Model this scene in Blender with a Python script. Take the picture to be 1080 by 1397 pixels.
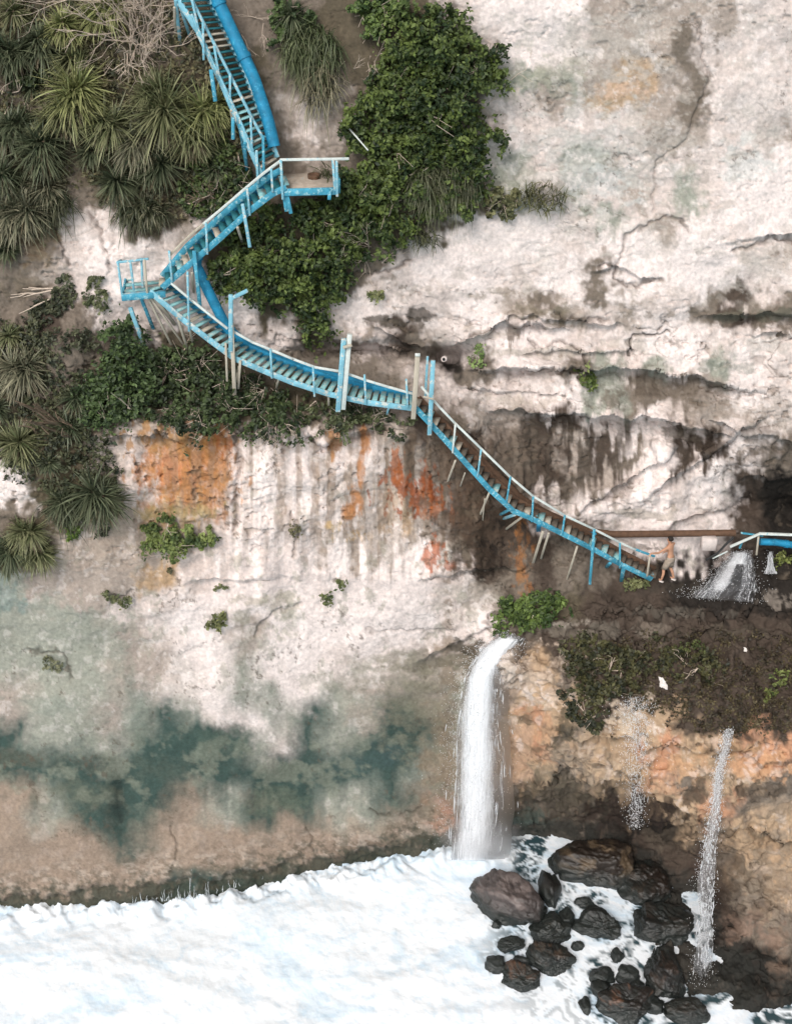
import bpy, math, random
import numpy as np
from mathutils import Vector, Matrix

R = math.radians
for o in list(bpy.data.objects): bpy.data.objects.remove(o)
scene = bpy.context.scene
COL = scene.collection

# ------------------------------------------------------------------ camera
CAMY, CAMZ, PITCH, FPX = -32.0, 36.0, R(32.0), 1686.0
cam_d = bpy.data.cameras.new('camera'); cam = bpy.data.objects.new('camera', cam_d); COL.objects.link(cam)
cam.location = (0, CAMY, CAMZ); cam.rotation_euler = (R(90) - PITCH, 0, 0)
cam_d.sensor_fit = 'VERTICAL'; cam_d.angle = 2 * math.atan(698.5 / FPX); cam_d.clip_end = 6000; cam_d.clip_start = 0.5
scene.camera = cam

# ------------------------------------------------------------------ world and sun (bright overcast)
SUN_EL, SUN_ROT = R(44), R(205)
w = bpy.data.worlds.new("World"); scene.world = w; w.use_nodes = True
nt = w.node_tree; bg = nt.nodes['Background']
sky = nt.nodes.new('ShaderNodeTexSky'); sky.sky_type = 'NISHITA'; sky.sun_disc = False
sky.sun_elevation = SUN_EL; sky.sun_rotation = SUN_ROT; sky.air_density = 1.0; sky.dust_density = 4.0; sky.ozone_density = 1.0
hs = nt.nodes.new('ShaderNodeHueSaturation'); hs.inputs['Saturation'].default_value = 0.12
nt.links.new(sky.outputs[0], hs.inputs['Color']); nt.links.new(hs.outputs[0], bg.inputs[0]); bg.inputs[1].default_value = 0.12
sun_d = bpy.data.lights.new('sun', 'SUN'); sun = bpy.data.objects.new('sun', sun_d); COL.objects.link(sun)
sun_d.energy = 1.5; sun_d.angle = R(20); sun_d.color = (1.0, 0.945, 0.89)
# light comes from above, behind the camera and a little to the left
sun.rotation_euler = (R(90) - SUN_EL, 0, R(-22))
scene.view_settings.view_transform = 'Standard'; scene.view_settings.look = 'None'
scene.view_settings.exposure = 0.27; scene.view_settings.gamma = 1.0
scene.render.engine = 'CYCLES'
scene.cycles.max_bounces = 6; scene.cycles.transparent_max_bounces = 24; scene.cycles.diffuse_bounces = 3; scene.cycles.volume_bounces = 2

# ------------------------------------------------------------------ pixel measurements -> world points
SP, CP = math.sin(PITCH), math.cos(PITCH)
def rays(px, py):
    x = (np.asarray(px, float) - 540) / FPX; y = (698.5 - np.asarray(py, float)) / FPX
    x, y = np.broadcast_arrays(x, y)
    return np.stack([x, CP + y * SP, -SP + y * CP], -1)
CAM = np.array([0, CAMY, CAMZ])
def at(px, py, Y):
    d = rays(px, py); t = (np.asarray(Y, float) - CAMY) / d[..., 1]
    return CAM + d * t[..., None]
def atz(px, py, Z):
    d = rays(px, py); t = (np.asarray(Z, float) - CAMZ) / d[..., 2]
    return CAM + d * t[..., None]

def lin(c):
    c = np.array(c, float) / 255.0
    return np.where(c <= 0.04045, c / 12.92, ((c + 0.055) / 1.055) ** 2.4)

# ------------------------------------------------------------------ noise
_rng = np.random.RandomState(7)
PERM = _rng.permutation(4096); PERM = np.concatenate([PERM, PERM]); RND = _rng.rand(4096) * 2 - 1
def vnoise2(x, y, seed=0):
    xi = np.floor(x).astype(np.int64); yi = np.floor(y).astype(np.int64); xf = x - xi; yf = y - yi
    xf = xf * xf * xf * (xf * (xf * 6 - 15) + 10); yf = yf * yf * yf * (yf * (yf * 6 - 15) + 10)
    def h(a, b): return RND[PERM[(PERM[(a + seed * 131) & 4095] + b) & 4095]]
    a = h(xi, yi); b = h(xi + 1, yi); c = h(xi, yi + 1); d = h(xi + 1, yi + 1)
    return (a + (b - a) * xf) * (1 - yf) + (c + (d - c) * xf) * yf
def fbm2(x, y, oct=4, seed=0, gain=0.5):
    s = 0; a = 1; t = 0
    for i in range(oct):
        ca, sa = math.cos(0.6 * i), math.sin(0.6 * i)
        s = s + a * vnoise2((x * ca - y * sa) * 2.03 ** i, (x * sa + y * ca) * 2.03 ** i, seed + i * 7); t += a; a *= gain
    return s / t * 1.5
def ridge2(x, y, oct=4, seed=0):
    s = 0; a = 1; t = 0
    for i in range(oct):
        ca, sa = math.cos(0.7 * i), math.sin(0.7 * i)
        s = s + a * (1 - np.abs(vnoise2((x * ca - y * sa) * 2.1 ** i, (x * sa + y * ca) * 2.1 ** i, seed + i * 5)) * 2); t += a; a *= 0.5
    return s / t
def smooth(e0, e1, x):
    t = np.clip((x - e0) / (e1 - e0), 0, 1); return t * t * (3 - 2 * t)
def blur1(a, s, ax):
    n = max(1, int(3 * s)); k = np.exp(-0.5 * (np.arange(-n, n + 1) / s) ** 2); k /= k.sum()
    p = [(0, 0), (0, 0)]; p[ax] = (n, n); b = np.pad(a, p, mode='edge'); out = np.zeros_like(a)
    L = a.shape[ax]
    for i, kk in enumerate(k):
        out += kk * (b[i:i + L, :] if ax == 0 else b[:, i:i + L])
    return out

# ------------------------------------------------------------------ relief of the cliff (metres along Y)
TC = [-700, 0, 140, 280, 420, 560, 620, 680, 760, 840, 920, 1000, 1080, 1780]
F = 99
TAB = {
 -450: [7, 7, 7, 6.5, 6, 6, 6, 6, 6, 6, 6, 6, 6, 6],
 0:    [4.6, 4.8, 4.6, 4.3, 4.2, 4.2, 4.3, 4.4, 4.5, 4.6, 4.7, 4.6, 4.6, 4.6],
 100:  [3.8, 4.0, 3.9, 3.7, 3.7, 3.8, 4.0, 4.3, 4.4, 4.4, 4.5, 4.4, 4.4, 4.4],
 200:  [2.9, 3.1, 3.0, 3.0, 3.1, 3.4, 3.8, 4.1, 4.2, 4.3, 4.3, 4.2, 4.2, 4.2],
 300:  [2.0, 2.2, 2.1, 2.3, 2.7, 3.2, 3.6, 3.9, 4.0, 4.1, 4.0, 4.0, 4.0, 4.0],
 400:  [1.0, 1.2, 1.4, 1.7, 2.3, 3.0, 3.3, 3.6, 3.7, 3.8, 3.8, 3.8, 3.8, 3.8],
 480:  [0.4, 0.6, 0.9, 1.6, 2.2, 3.0, 3.1, 3.3, 3.5, 3.6, 3.6, 3.6, 3.6, 3.6],
 540:  [0.0, 0.2, 0.3, 0.7, 1.4, 2.1, 2.7, 3.1, 3.3, 3.4, 3.4, 3.4, 3.4, 3.4],
 590:  [-.6, -.4, -.4, -.3, 0.3, 0.9, 1.8, 2.8, 3.2, 3.3, 3.3, 3.3, 3.3, 3.3],
 640:  [-.9, -.8, -.8, -.5, 0.1, 0.7, 1.1, 2.1, 3.1, 3.3, 3.3, 3.4, 3.4, 3.4],
 700:  [-1.1, -1., -1., -.6, 0.1, 0.6, 0.9, 1.3, 2.6, 3.1, 3.3, 3.8, 4.2, 4.2],
 760:  [-1.3, -1.2, -1.1, -.7, 0.0, 0.5, 0.8, 1.1, 2.0, 2.7, 3.1, 3.5, 3.8, 3.8],
 800:  [-1.4, -1.3, -1.2, -.7, 0.0, 0.5, 0.9, 1.1, 1.7, 2.1, 2.2, 2.3, 2.4, 2.4],
 870:  [-1.5, -1.4, -1.3, -.8, 0.0, 0.6, 1.1, 0.9, 0.5, 0.2, 0.2, 0.3, 0.4, 0.4],
 910:  [-1.5, -1.4, -1.3, -.8, 0.0, 0.7, 1.3, 0.9, -.3, -.8, -.9, -.8, -.7, -.7],
 950:  [-1.5, -1.4, -1.3, -.8, 0.0, 0.8, 1.4, 1.0, -.7, -1.6, -1.8, -1.6, -1.5, -1.5],
 1000: [-1.6, -1.5, -1.3, -.8, 0.1, 0.9, 1.4, 1.1, -.9, -2.1, -2.5, -2.4, -2.3, -2.3],
 1060: [-1.7, -1.6, -1.4, -.9, 0.1, 0.8, 1.4, 1.3, -.9, -2.1, -2.6, -2.6, -2.5, -2.5],
 1110: [-1.8, -1.7, -1.5, -.9, 0.1, 0.8, 1.4, 1.7, 1.3, 0.2, -2.2, -2.6, -2.6, -2.6],
 1150: [-1.8, -1.8, -1.5, -1., 0.1, 0.7, 1.3, 2.0, 1.6, 1.2, 0.2, -1.8, -2.5, -2.5],
 1200: [-1.9, -1.8, -1.5, -1., 0.0, F, F, F, 0.4, -0.3, -0.7, -1.6, -2.6, -2.6],
 1245: [-1.9, -1.8, -1.5, -1., F, F, F, F, F, -1.4, -2.1, -2.6, -3.2, -3.2],
 1290: [F, F, F, F, F, F, F, F, F, -2.6, -3.3, -3.7, -4.2, -4.2],
 1340: [F, F, F, F, F, F, F, F, F, F, -4.7, -5.1, -5.2, -5.2],
 1370: [F, F, F, F, F, F, F, F, F, F, -5.4, -5.8, -5.9, F],
 1400: [F, F, F, F, F, F, F, F, F, F, F, -6.3, F, F],
 1900: [F, F, F, F, F, F, F, F, F, F, F, F, F, F]}
def floorY(v):
    d = rays(540, v); return CAMY + (CAMZ + 1.3) / np.maximum(-d[..., 2], .02) * d[..., 1]

# sampling lines of the terrain sheet: fine where the photo looks, coarse beyond
STEP = 1.45
def axis(lo, a, b, hi, growth=1.06):
    mid = np.arange(a, b + STEP, STEP); L = []; s = STEP; x = a
    while x > lo: s *= growth; x -= s; L.append(x)
    Rr = []; s = STEP; x = mid[-1]
    while x < hi: s *= growth; x += s; Rr.append(x)
    return np.array(L[::-1] + list(mid) + Rr)
US = axis(-700, -30, 1110, 1780); VS = axis(-440, -30, 1425, 1890)
U, V = np.meshgrid(US, VS)

def table_field(sig):
    vs = np.array(sorted(TAB)); tab = []
    for v in vs: tab.append([float(floorY(v)) + .4 if a == F else a for a in TAB[v]])
    tab = np.array(tab, float)
    vv = np.arange(-450, 1901, 5.0); uu = np.arange(-700, 1781, 5.0)
    a = np.array([np.interp(uu, TC, r) for r in tab])
    b = np.array([np.interp(vv, vs, a[:, j]) for j in range(a.shape[1])]).T
    b = blur1(blur1(b, sig / 5, 0), sig / 5, 1)
    return uu, vv, b
def bil(xs, ys, tab, x, y):
    i = np.clip((x - xs[0]) / (xs[1] - xs[0]), 0, len(xs) - 1.001); j = np.clip((y - ys[0]) / (ys[1] - ys[0]), 0, len(ys) - 1.001)
    i0 = i.astype(int); j0 = j.astype(int); fx = i - i0; fy = j - j0
    if tab.ndim == 3: fx = fx[..., None]; fy = fy[..., None]
    return (tab[j0, i0] * (1 - fx) + tab[j0, i0 + 1] * fx) * (1 - fy) + (tab[j0 + 1, i0] * (1 - fx) + tab[j0 + 1, i0 + 1] * fx) * fy
_uu, _vv, _base = table_field(13)
# the edges of shelves wander: look the table up through a gentle warp
wu = 9 * fbm2(U / 60, V / 60, 3, 3); wv = 9 * fbm2(U / 55, V / 55, 3, 9)
Yf = bil(_uu, _vv, _base, U + wu, V + wv)

def line_v(pts, u):
    p = np.array(pts, float); return np.interp(u, p[:, 0], p[:, 1])
def lip(pts, amp, above=25, below=28, jump=3, wob=5, seed=1):
    """a rock lip: swelling above the line, undercut below it"""
    global Yf
    u0, u1 = pts[0][0], pts[-1][0]
    v0 = line_v(pts, U) + wob * fbm2(U / 22, V / 200, 3, seed)
    dv = V - v0
    m = smooth(u0, u0 + .2 * (u1 - u0), U) * (1 - smooth(u1 - .2 * (u1 - u0), u1, U))
    prof = np.where(dv < 0, -np.exp(np.minimum(dv, 0) / above), -1 + 2 * smooth(0, jump, dv))
    prof = np.where(dv > jump, np.exp(-(dv - jump) / below), prof)
    Yf = Yf + amp * m * prof * (0.75 + .4 * vnoise2(U / 35, V / 300, seed + 3))
def blob(cx, cy, rx, ry, amp, rot=0, p=1.0):
    global Yf
    c, s = math.cos(R(rot)), math.sin(R(rot)); x = U - cx; y = V - cy
    a = (x * c + y * s) / rx; b = (-x * s + y * c) / ry
    Yf = Yf + amp * np.exp(-(a * a + b * b) ** p)
# strata right of the stair, top to bottom
lip([(680, 428), (740, 433), (800, 440), (860, 446)], .22, 14, 16, seed=11)
lip([(940, 432), (1000, 427), (1080, 430), (1200, 428)], .30, 16, 20, seed=12)
lip([(500, 440), (560, 470), (620, 472), (690, 440), (740, 442), (790, 452)], .35, 16, 26, seed=13)
lip([(620, 505), (720, 500), (800, 503), (880, 507), (960, 517), (1060, 540)], .5, 22, 30, seed=14)
lip([(650, 560), (720, 560), (790, 566), (880, 570), (960, 582), (1010, 600)], .8, 26, 75, seed=15)
lip([(960, 570), (1020, 590), (1080, 600), (1250, 610)], .5, 20, 45, seed=16)
lip([(990, 650), (1030, 652), (1080, 655), (1300, 660)], .4, 18, 40, seed=17)
lip([(400, 452), (450, 462), (520, 470), (570, 480)], .4, 14, 28, seed=18)
lip([(560, 790), (620, 782), (680, 776), (730, 770)], .25, 14, 16, seed=19)
lip([(600, 570), (650, 600), (700, 660), (740, 700), (800, 735)], .25, 14, 50, seed=20)
lip([(690, 1072), (760, 1058), (830, 1062), (880, 1082), (930, 1106), (990, 1128), (1050, 1146), (1130, 1160)], .8, 34, 60, 5, 9, seed=21)
lip([(690, 960), (740, 985), (800, 1010), (870, 1018), (960, 1022), (1080, 1035), (1300, 1040)], .35, 26, 26, 5, 11, seed=22)
lip([(120, 600), (200, 592), (330, 590), (440, 598), (570, 575)], .35, 22, 60, 4, 8, seed=23)
lip([(-300, 1238), (0, 1222), (140, 1208), (280, 1192), (420, 1168), (560, 1150), (640, 1135)], .22, 22, 22, 6, 7, seed=24)
lip([(980, 328), (1030, 325), (1080, 318), (1140, 320)], .18, 14, 16, seed=25)
lip([(800, 372), (840, 362), (870, 378), (900, 380)], .2, 12, 12, seed=26)
lip([(240, 800), (330, 790), (420, 790)], .16, 14, 14, seed=27)
lip([(560, 905), (640, 868), (700, 840)], .25, 12, 20, seed=28)
lip([(700, 482), (760, 478), (820, 480), (880, 476)], .16, 12, 14, seed=30)
lip([(610, 532), (660, 528), (720, 536), (800, 545)], .18, 14, 18, seed=31)
lip([(860, 690), (900, 665), (950, 630), (1010, 590), (1060, 560)], .35, 20, 30, seed=32)
lip([(780, 700), (830, 672), (880, 640), (930, 610)], .3, 18, 26, seed=33)
lip([(900, 720), (950, 705), (1000, 690)], .25, 18, 14, seed=34)
lip([(1000, 460), (1040, 452), (1090, 455), (1200, 455)], .16, 12, 14, seed=35)
lip([(760, 838), (830, 830), (900, 838), (980, 830), (1090, 836)], .13, 20, 20, 8, 16, seed=36)
lip([(740, 868), (800, 860), (870, 868), (950, 860), (1090, 866)], .14, 20, 20, 8, 16, seed=37)
# hollows and swellings
blob(606, 488, 26, 13, 1.3)
blob(1012, 686, 22, 20, 1.0); blob(1075, 695, 30, 26, 1.0)
blob(985, 760, 25, 20, .8)
blob(680, 745, 34, 38, .7); blob(610, 690, 60, 50, .25)
blob(500, 474, 60, 9, .5); blob(430, 478, 30, 8, .5)
blob(700, 910, 34, 34, -.9); blob(735, 960, 40, 50, -.4)
blob(810, 1105, 100, 30, .8); blob(740, 1100, 50, 40, .5)
blob(845, 950, 50, 40, -.3)
for q in [(1004, 1076, 12, 12), (905, 1100, 14, 8), (872, 1062, 10, 7), (945, 1086, 12, 10), (1022, 1104, 14, 10), (985, 1092, 7, 8), (900, 1044, 8, 5), (760, 1012, 12, 10), (715, 985, 10, 6), (730, 1030, 10, 14), (780, 1040, 14, 6)]: blob(*q, .11)
blob(30, 420, 60, 40, .5); blob(90, 470, 30, 40, -.5); blob(40, 640, 60, 50, -.4)
blob(260, 640, 70, 50, .25); blob(360, 700, 30, 80, -.2)
blob(490, 960, 60, 60, -.25); blob(300, 960, 60, 60, -.3); blob(90, 980, 80, 60, -.3); blob(170, 1090, 18, 50, .35)
blob(900, 620, 40, 30, -.35, -35); blob(830, 690, 80, 22, -.45, -20); blob(960, 640, 40, 22, -.4, -40)
blob(1020, 1220, 50, 45, -.5); blob(1060, 1300, 60, 40, .3); blob(960, 1240, 26, 60, .6)
blob(860, 1230, 50, 30, .6)
# broad relief of the clean upper wall
Yf = Yf + .16 * fbm2(U / 110, V / 80, 3, 31)
Yfl = floorY(V)
Yf = np.minimum(Yf, Yfl)

# ---- world points, then carving along the surface normal with noise fixed to the rock
P = at(U, V, Yf)
def normals(P):
    dx = np.gradient(P, axis=1); dy = np.gradient(P, axis=0)
    n = np.cross(dx, dy); n /= np.linalg.norm(n, axis=-1, keepdims=True) + 1e-9
    s = np.sign(-n[..., 1:2] + 0.3 * n[..., 2:3]); s[s == 0] = 1
    return n * s
Xw, Zw = P[..., 0], P[..., 2] + P[..., 1] * .6
N = normals(P)
def reg(cx, cy, rx, ry, soft=.35):
    d = np.sqrt(((U - cx) / rx) ** 2 + ((V - cy) / ry) ** 2); return 1 - smooth(1 - soft, 1 + soft, d)
rough = .45 + .55 * smooth(380, 470, V) - .55 * smooth(840, 960, V) * (1 - smooth(620, 700, U)) + .5 * smooth(640, 720, U) * smooth(780, 860, V)
low_ = smooth(700, 800, V) * (1 - smooth(600, 680, U)); rough = rough * (1 - .35 * low_)
rough = np.clip(rough + .3 * (1 - smooth(150, 260, U)) * (1 - smooth(650, 800, V)), .15, 1.6)
calm = np.clip(reg(905, 795, 45, 14) + reg(870, 792, 30, 12), 0, 1)
rough = rough * (1 - .85 * calm)
n1 = fbm2(Xw * .9, Zw * 1.1, 4, 41); n2 = fbm2(Xw * 3.2, Zw * 3.8, 4, 43)
rd = ridge2(Xw * 1.1 + n1 * .4, Zw * 1.4 + n1 * .4, 4, 47)
crag = smooth(640, 720, U) * smooth(800, 830, V) * (1 - smooth(930, 990, V)) * (1 - calm)
flute_m = np.clip(reg(820, 630, 190, 70) + reg(450, 690, 290, 110) * .9 + reg(760, 1110, 130, 60) + .6 * reg(480, 640, 200, 40), 0, 1)
flute = fbm2(Xw * 2.3 + n1 * .45, Zw * .28, 3, 51)
pits = smooth(.45, .75, fbm2(Xw * 4.5, Zw * 6.5, 3, 57) * .7 + .35 * n1)
crack = smooth(.93, .99, 1 - np.abs(vnoise2(Xw * .55 + n1 * .5, Zw * .6 + n2 * .1, 61))) 
crack2 = smooth(.90, .99, 1 - np.abs(vnoise2(Xw * 1.3 + n1 * .8, Zw * 2.0 + n1 * .6, 63)))
crm = smooth(.25, .6, fbm2(Xw * .5, Zw * .5, 2, 65)) * (1 - .6 * low_)
disp = rough * (.12 * n1 + .022 * n2 + .045 * (rd - .6)) + .065 * flute_m * flute - .10 * rough * pits * (1 - .6 * low_) - .05 * rough * crack * crm - .06 * rough * crack2 * crm
disp = disp + crag * (.16 * (ridge2(Xw * 1.6, Zw * 2.6, 4, 69) - .55) + .1 * n2) + .10 * (1 - smooth(.4, 1.6, P[..., 2])) * fbm2(Xw * 2.6, Zw * 3.2, 4, 181, .65) + .012 * fbm2(Xw * 11, Zw * 12, 3, 67, .65) * (rough + .4)
P = P + N * disp[..., None]

# traced cracks and breaks in the wall (px, py lists): grooves coloured darker along their lines
CR = [
 ([(945, 20), (955, 60), (965, 100), (955, 140), (945, 165), (935, 190)], 2.4, .08, .28),
 ([(935, 190), (905, 215), (893, 222), (892, 250), (895, 285)], 2.0, .07, .25),
 ([(850, 325), (870, 312), (890, 300), (915, 296), (930, 300), (940, 318)], 2.0, .09, .5),
 ([(875, 312), (852, 322), (846, 350), (838, 360)], 2.2, .08, .5),
 ([(815, 363), (835, 362), (845, 385), (862, 388), (905, 382)], 2.4, .12, .6),
 ([(1000, 342), (1030, 332), (1055, 325), (1090, 330)], 3.2, .12, .5),
 ([(760, 425), (790, 440), (830, 436)], 3.0, .1, .5),
 ([(858, 480), (862, 462), (880, 458), (915, 457)], 1.6, .1, .8),
 ([(720, 465), (745, 475), (765, 462), (790, 475), (796, 500)], 1.6, .1, .6),
 ([(640, 458), (665, 450), (700, 430)], 1.8, .1, .7),
 ([(470, 380), (490, 372), (520, 370), (560, 352)], 1.8, .08, .6),
 ([(350, 870), (372, 840), (410, 822)], 2.4, .08, .35),
 ([(40, 890), (75, 888), (95, 905), (98, 928)], 2.6, .07, .6),
 ([(150, 825), (185, 800)], 2.0, .06, .6),
 ([(500, 860), (560, 858), (620, 862)], 1.8, .06, .4),
 ([(235, 1130), (240, 1160), (232, 1190)], 1.6, .06, .5),
 ([(420, 1128), (430, 1140), (425, 1160)], 1.6, .06, .5),
 ([(505, 1105), (530, 1112)], 1.6, .05, .6), ([(550, 1110), (575, 1104)], 1.6, .05, .6),
 ([(60, 245), (60, 290), (85, 330), (95, 360)], 2.0, .1, .5),
 ([(120, 290), (140, 320), (150, 370)], 2.0, .1, .5),
 ([(323, 590), (326, 640), (322, 720)], 3.0, .15, .3),
 ([(395, 700), (410, 720), (400, 760)], 2.0, .08, .4),
 ([(700, 800), (690, 830), (665, 850)], 3.0, .1, .5),
]
crk_d = np.zeros_like(U); crk_c = np.zeros_like(U)
Uj = U + 5 * fbm2(U / 14, V / 14, 3, 71); Vj = V + 5 * fbm2(U / 14, V / 14, 3, 73)
for pts, wd, dep, dk in CR:
    for (x0, y0), (x1, y1) in zip(pts[:-1], pts[1:]):
        m = (U > min(x0, x1) - 25) & (U < max(x0, x1) + 25) & (V > min(y0, y1) - 25) & (V < max(y0, y1) + 25)
        x = Uj[m]; y = Vj[m]; L = (x1 - x0) ** 2 + (y1 - y0) ** 2
        t = np.clip(((x - x0) * (x1 - x0) + (y - y0) * (y1 - y0)) / L, 0, 1)
        d = np.hypot(x - x0 - t * (x1 - x0), y - y0 - t * (y1 - y0)); g = np.exp(-(d / wd) ** 2)
        crk_d[m] = np.maximum(crk_d[m], g * dep); crk_c[m] = np.maximum(crk_c[m], g * dk)
P = P - N * crk_d[..., None]

# ------------------------------------------------------------------ rock colour chart: growth, stains, and shade darkened into holes and caves
PAL = dict(w=(231, 212, 204), p=(210, 190, 180), g=(168, 150, 136), b=(122, 107, 92), d=(80, 66, 55), k=(47, 41, 36),
           o=(196, 136, 92), r=(150, 80, 42), y=(180, 146, 108), t=(56, 80, 73), s=(150, 150, 134), n=(152, 129, 108), v=(96, 84, 64))
CH = """vvvvbbvvbbbvvvvpwwwwgggggpp
vvvvbbvvbbgvvvvvpwwpgggbppp
vvvvvvvvvbgbvvvvvsssgygbppp
bbvvvvvvvgpgbvvvvpggyygbppp
bvvvvvvvbbpgbvvvppppppggppg
vvvvvvvvbbgbvvvvpspssppppww
vvbvvvvvbbbvvvvvvspspgpspww
bvppvvvpvvvvvvvvwwwpspgwwww
bbpwwpgvvvvvvbwwwwwpwwwwwpg
bgpwwwppvvvvbpwwwpwwbwwwwpp
bdbwwpwwwvvpwpppwgbgpgppbdb
bdbbpvvvppvgpdbpwwwpppwwppp
vbbvvvvvvbbbbgpkbwpbspswswp
vbbvvvvvvvvvbbgpppwwsbbbgwp
vvvbggggvbbbbgdbggddpwwpgpp
wvvppooowwwwwbbddbdgdbwddwb
wvvvpooowwwggbbddbdbgpwpwdk
bvvggyyopwwpgybdddpwwwwpwdk
vvgggggpwwwggggbdddbbpwwpdk
sggggyppwwwwwwwpdbdbbdkkkkk
ssggppwwwwwwwwwppbvvdddkkkk
ssssgpwwgwwwwwwpwbddddbdddd
ssssggpwswwpwppgnnybddddddd
gsssgppwswwsgggsnnyyddddddd
gssgstspwstssttsnyoydyydddd
tsssttttsptstttsnyobyyoyyoo
ttttttttttttttssnyybyyobyyb
nsttttnstttsstnnnbbbddyyobb
nnnntnnnnnnnnnnnnbbbkkkybyy
nnnnnnnnnnndddtttttkddddbyy
nnnnndtttttttttttttkkddddby
tttttttttttttttttttkkddddbb
tttttttttttttttttttkkkbbkkb
tttttttttttttttttttkkkkkbkk
tttttttttttttttttttkkkkkbkk""".split()
assert all(len(r) == 27 for r in CH), [len(r) for r in CH]
chart = np.array([[lin(PAL[c]) for c in r] for r in CH])
soft = smooth(830, 930, V) * (1 - smooth(590, 650, U))
streak = fbm2(U / 9, V / 110, 4, 81)
wu = 22 * fbm2(U / 45, V / 60, 4, 83, .6) + 9 * fbm2(U / 9, V / 9, 3, 85) * (1 - .75 * soft)
wv = 24 * fbm2(U / 50, V / 40, 4, 87, .6) + 10 * fbm2(U / 8, V / 14, 3, 89) * (1 - .75 * soft) + 26 * streak * np.clip(flute_m + .25, 0, 1)
cu = (U + wu) / 40 - .5; cv = (V + wv) / 40 - .5
i = np.clip(cu, 0, 25.999); j = np.clip(cv, 0, 33.999); i0 = i.astype(int); j0 = j.astype(int)
sh = lambda t: smooth(.18, .82, t) * (1 - soft) + t * soft
fx = sh(i - i0)[..., None]; fy = sh(j - j0)[..., None]
C = (chart[j0, i0] * (1 - fx) + chart[j0, i0 + 1] * fx) * (1 - fy) + (chart[j0 + 1, i0] * (1 - fx) + chart[j0 + 1, i0 + 1] * fx) * fy

def tint(m, col, a=1.0):  # blends a colour into the rock: stains and painted shade alike
    global C
    m = np.clip(m * a, 0, 1)[..., None]; C = C * (1 - m) + lin(col) * m
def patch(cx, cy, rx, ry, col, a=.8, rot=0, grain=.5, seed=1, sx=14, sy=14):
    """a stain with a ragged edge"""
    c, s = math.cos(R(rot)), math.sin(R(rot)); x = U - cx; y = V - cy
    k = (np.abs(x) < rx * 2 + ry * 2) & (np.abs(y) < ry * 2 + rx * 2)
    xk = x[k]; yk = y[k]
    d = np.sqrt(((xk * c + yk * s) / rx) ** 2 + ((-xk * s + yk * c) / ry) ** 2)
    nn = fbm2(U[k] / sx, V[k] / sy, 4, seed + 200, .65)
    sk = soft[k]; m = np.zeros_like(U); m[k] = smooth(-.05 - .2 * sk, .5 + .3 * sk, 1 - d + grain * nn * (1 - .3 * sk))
    tint(m, col, a)
# orange iron stains and dark seepage, one by one
# vertical dark drip stripes on fluted faces
vs_ = smooth(.05, .45, fbm2(U / 11, V / 160, 3, 91) + .25 * fbm2(U / 5, V / 12, 2, 92))
tint(vs_ * reg(760, 625, 80, 58), (86, 74, 62), .85)
tint(vs_ * reg(880, 625, 70, 46) * (1 - smooth(-20, 20, V - (690 - (U - 765) * .85))), (82, 70, 58), .85)
tint(vs_ * reg(440, 670, 150, 75), (150, 130, 114), .62)
tint(vs_ * reg(590, 620, 60, 50), (92, 76, 62), .75)
tint((1 - vs_) * reg(440, 690, 160, 110), (226, 212, 206), .35)
tint(smooth(.1, .4, fbm2(U / 10, V / 60, 4, 95)) * reg(900, 525, 68, 17, .2), (98, 84, 70), .9)
tint(smooth(.1, .4, fbm2(U / 8, V / 40, 4, 96)) * reg(700, 462, 16, 22), (110, 92, 76), .8)
for q in [(250, 600, 62, 26, (193, 118, 62), .8), (250, 655, 58, 38, (205, 122, 84), .75), (305, 600, 14, 22, (190, 92, 48), .8), (225, 650, 30, 22, (206, 105, 66), .6),
          (300, 640, 22, 50, (198, 118, 78), .6), (250, 700, 60, 12, (180, 140, 110), .6),
          (457, 603, 9, 20, (190, 110, 50), .85), (458, 718, 14, 8, (214, 150, 100), .6),
          (560, 670, 34, 30, (168, 72, 34), .9), (540, 640, 8, 45, (175, 82, 40), .8), (590, 690, 22, 22, (190, 90, 46), .7), (583, 655, 10, 22, (165, 70, 34), .8),
          (588, 757, 16, 17, (200, 88, 44), .85), (608, 772, 16, 6, (190, 84, 44), .7), (712, 755, 12, 45, (176, 96, 52), .85), (712, 790, 8, 26, (178, 104, 62), .7),
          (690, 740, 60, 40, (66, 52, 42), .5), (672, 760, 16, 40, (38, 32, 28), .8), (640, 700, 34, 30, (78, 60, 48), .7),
          (480, 735, 20, 8, (208, 140, 90), .5)]:
    if q[4][0] > 120: q = q[:4] + ((q[4][0] * .88, q[4][1] * 1.0, q[4][2] * .78), q[5] * .92) + q[6:]
    patch(*q, seed=int(q[0] + q[1]), sx=7, sy=16, grain=1.15)
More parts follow.
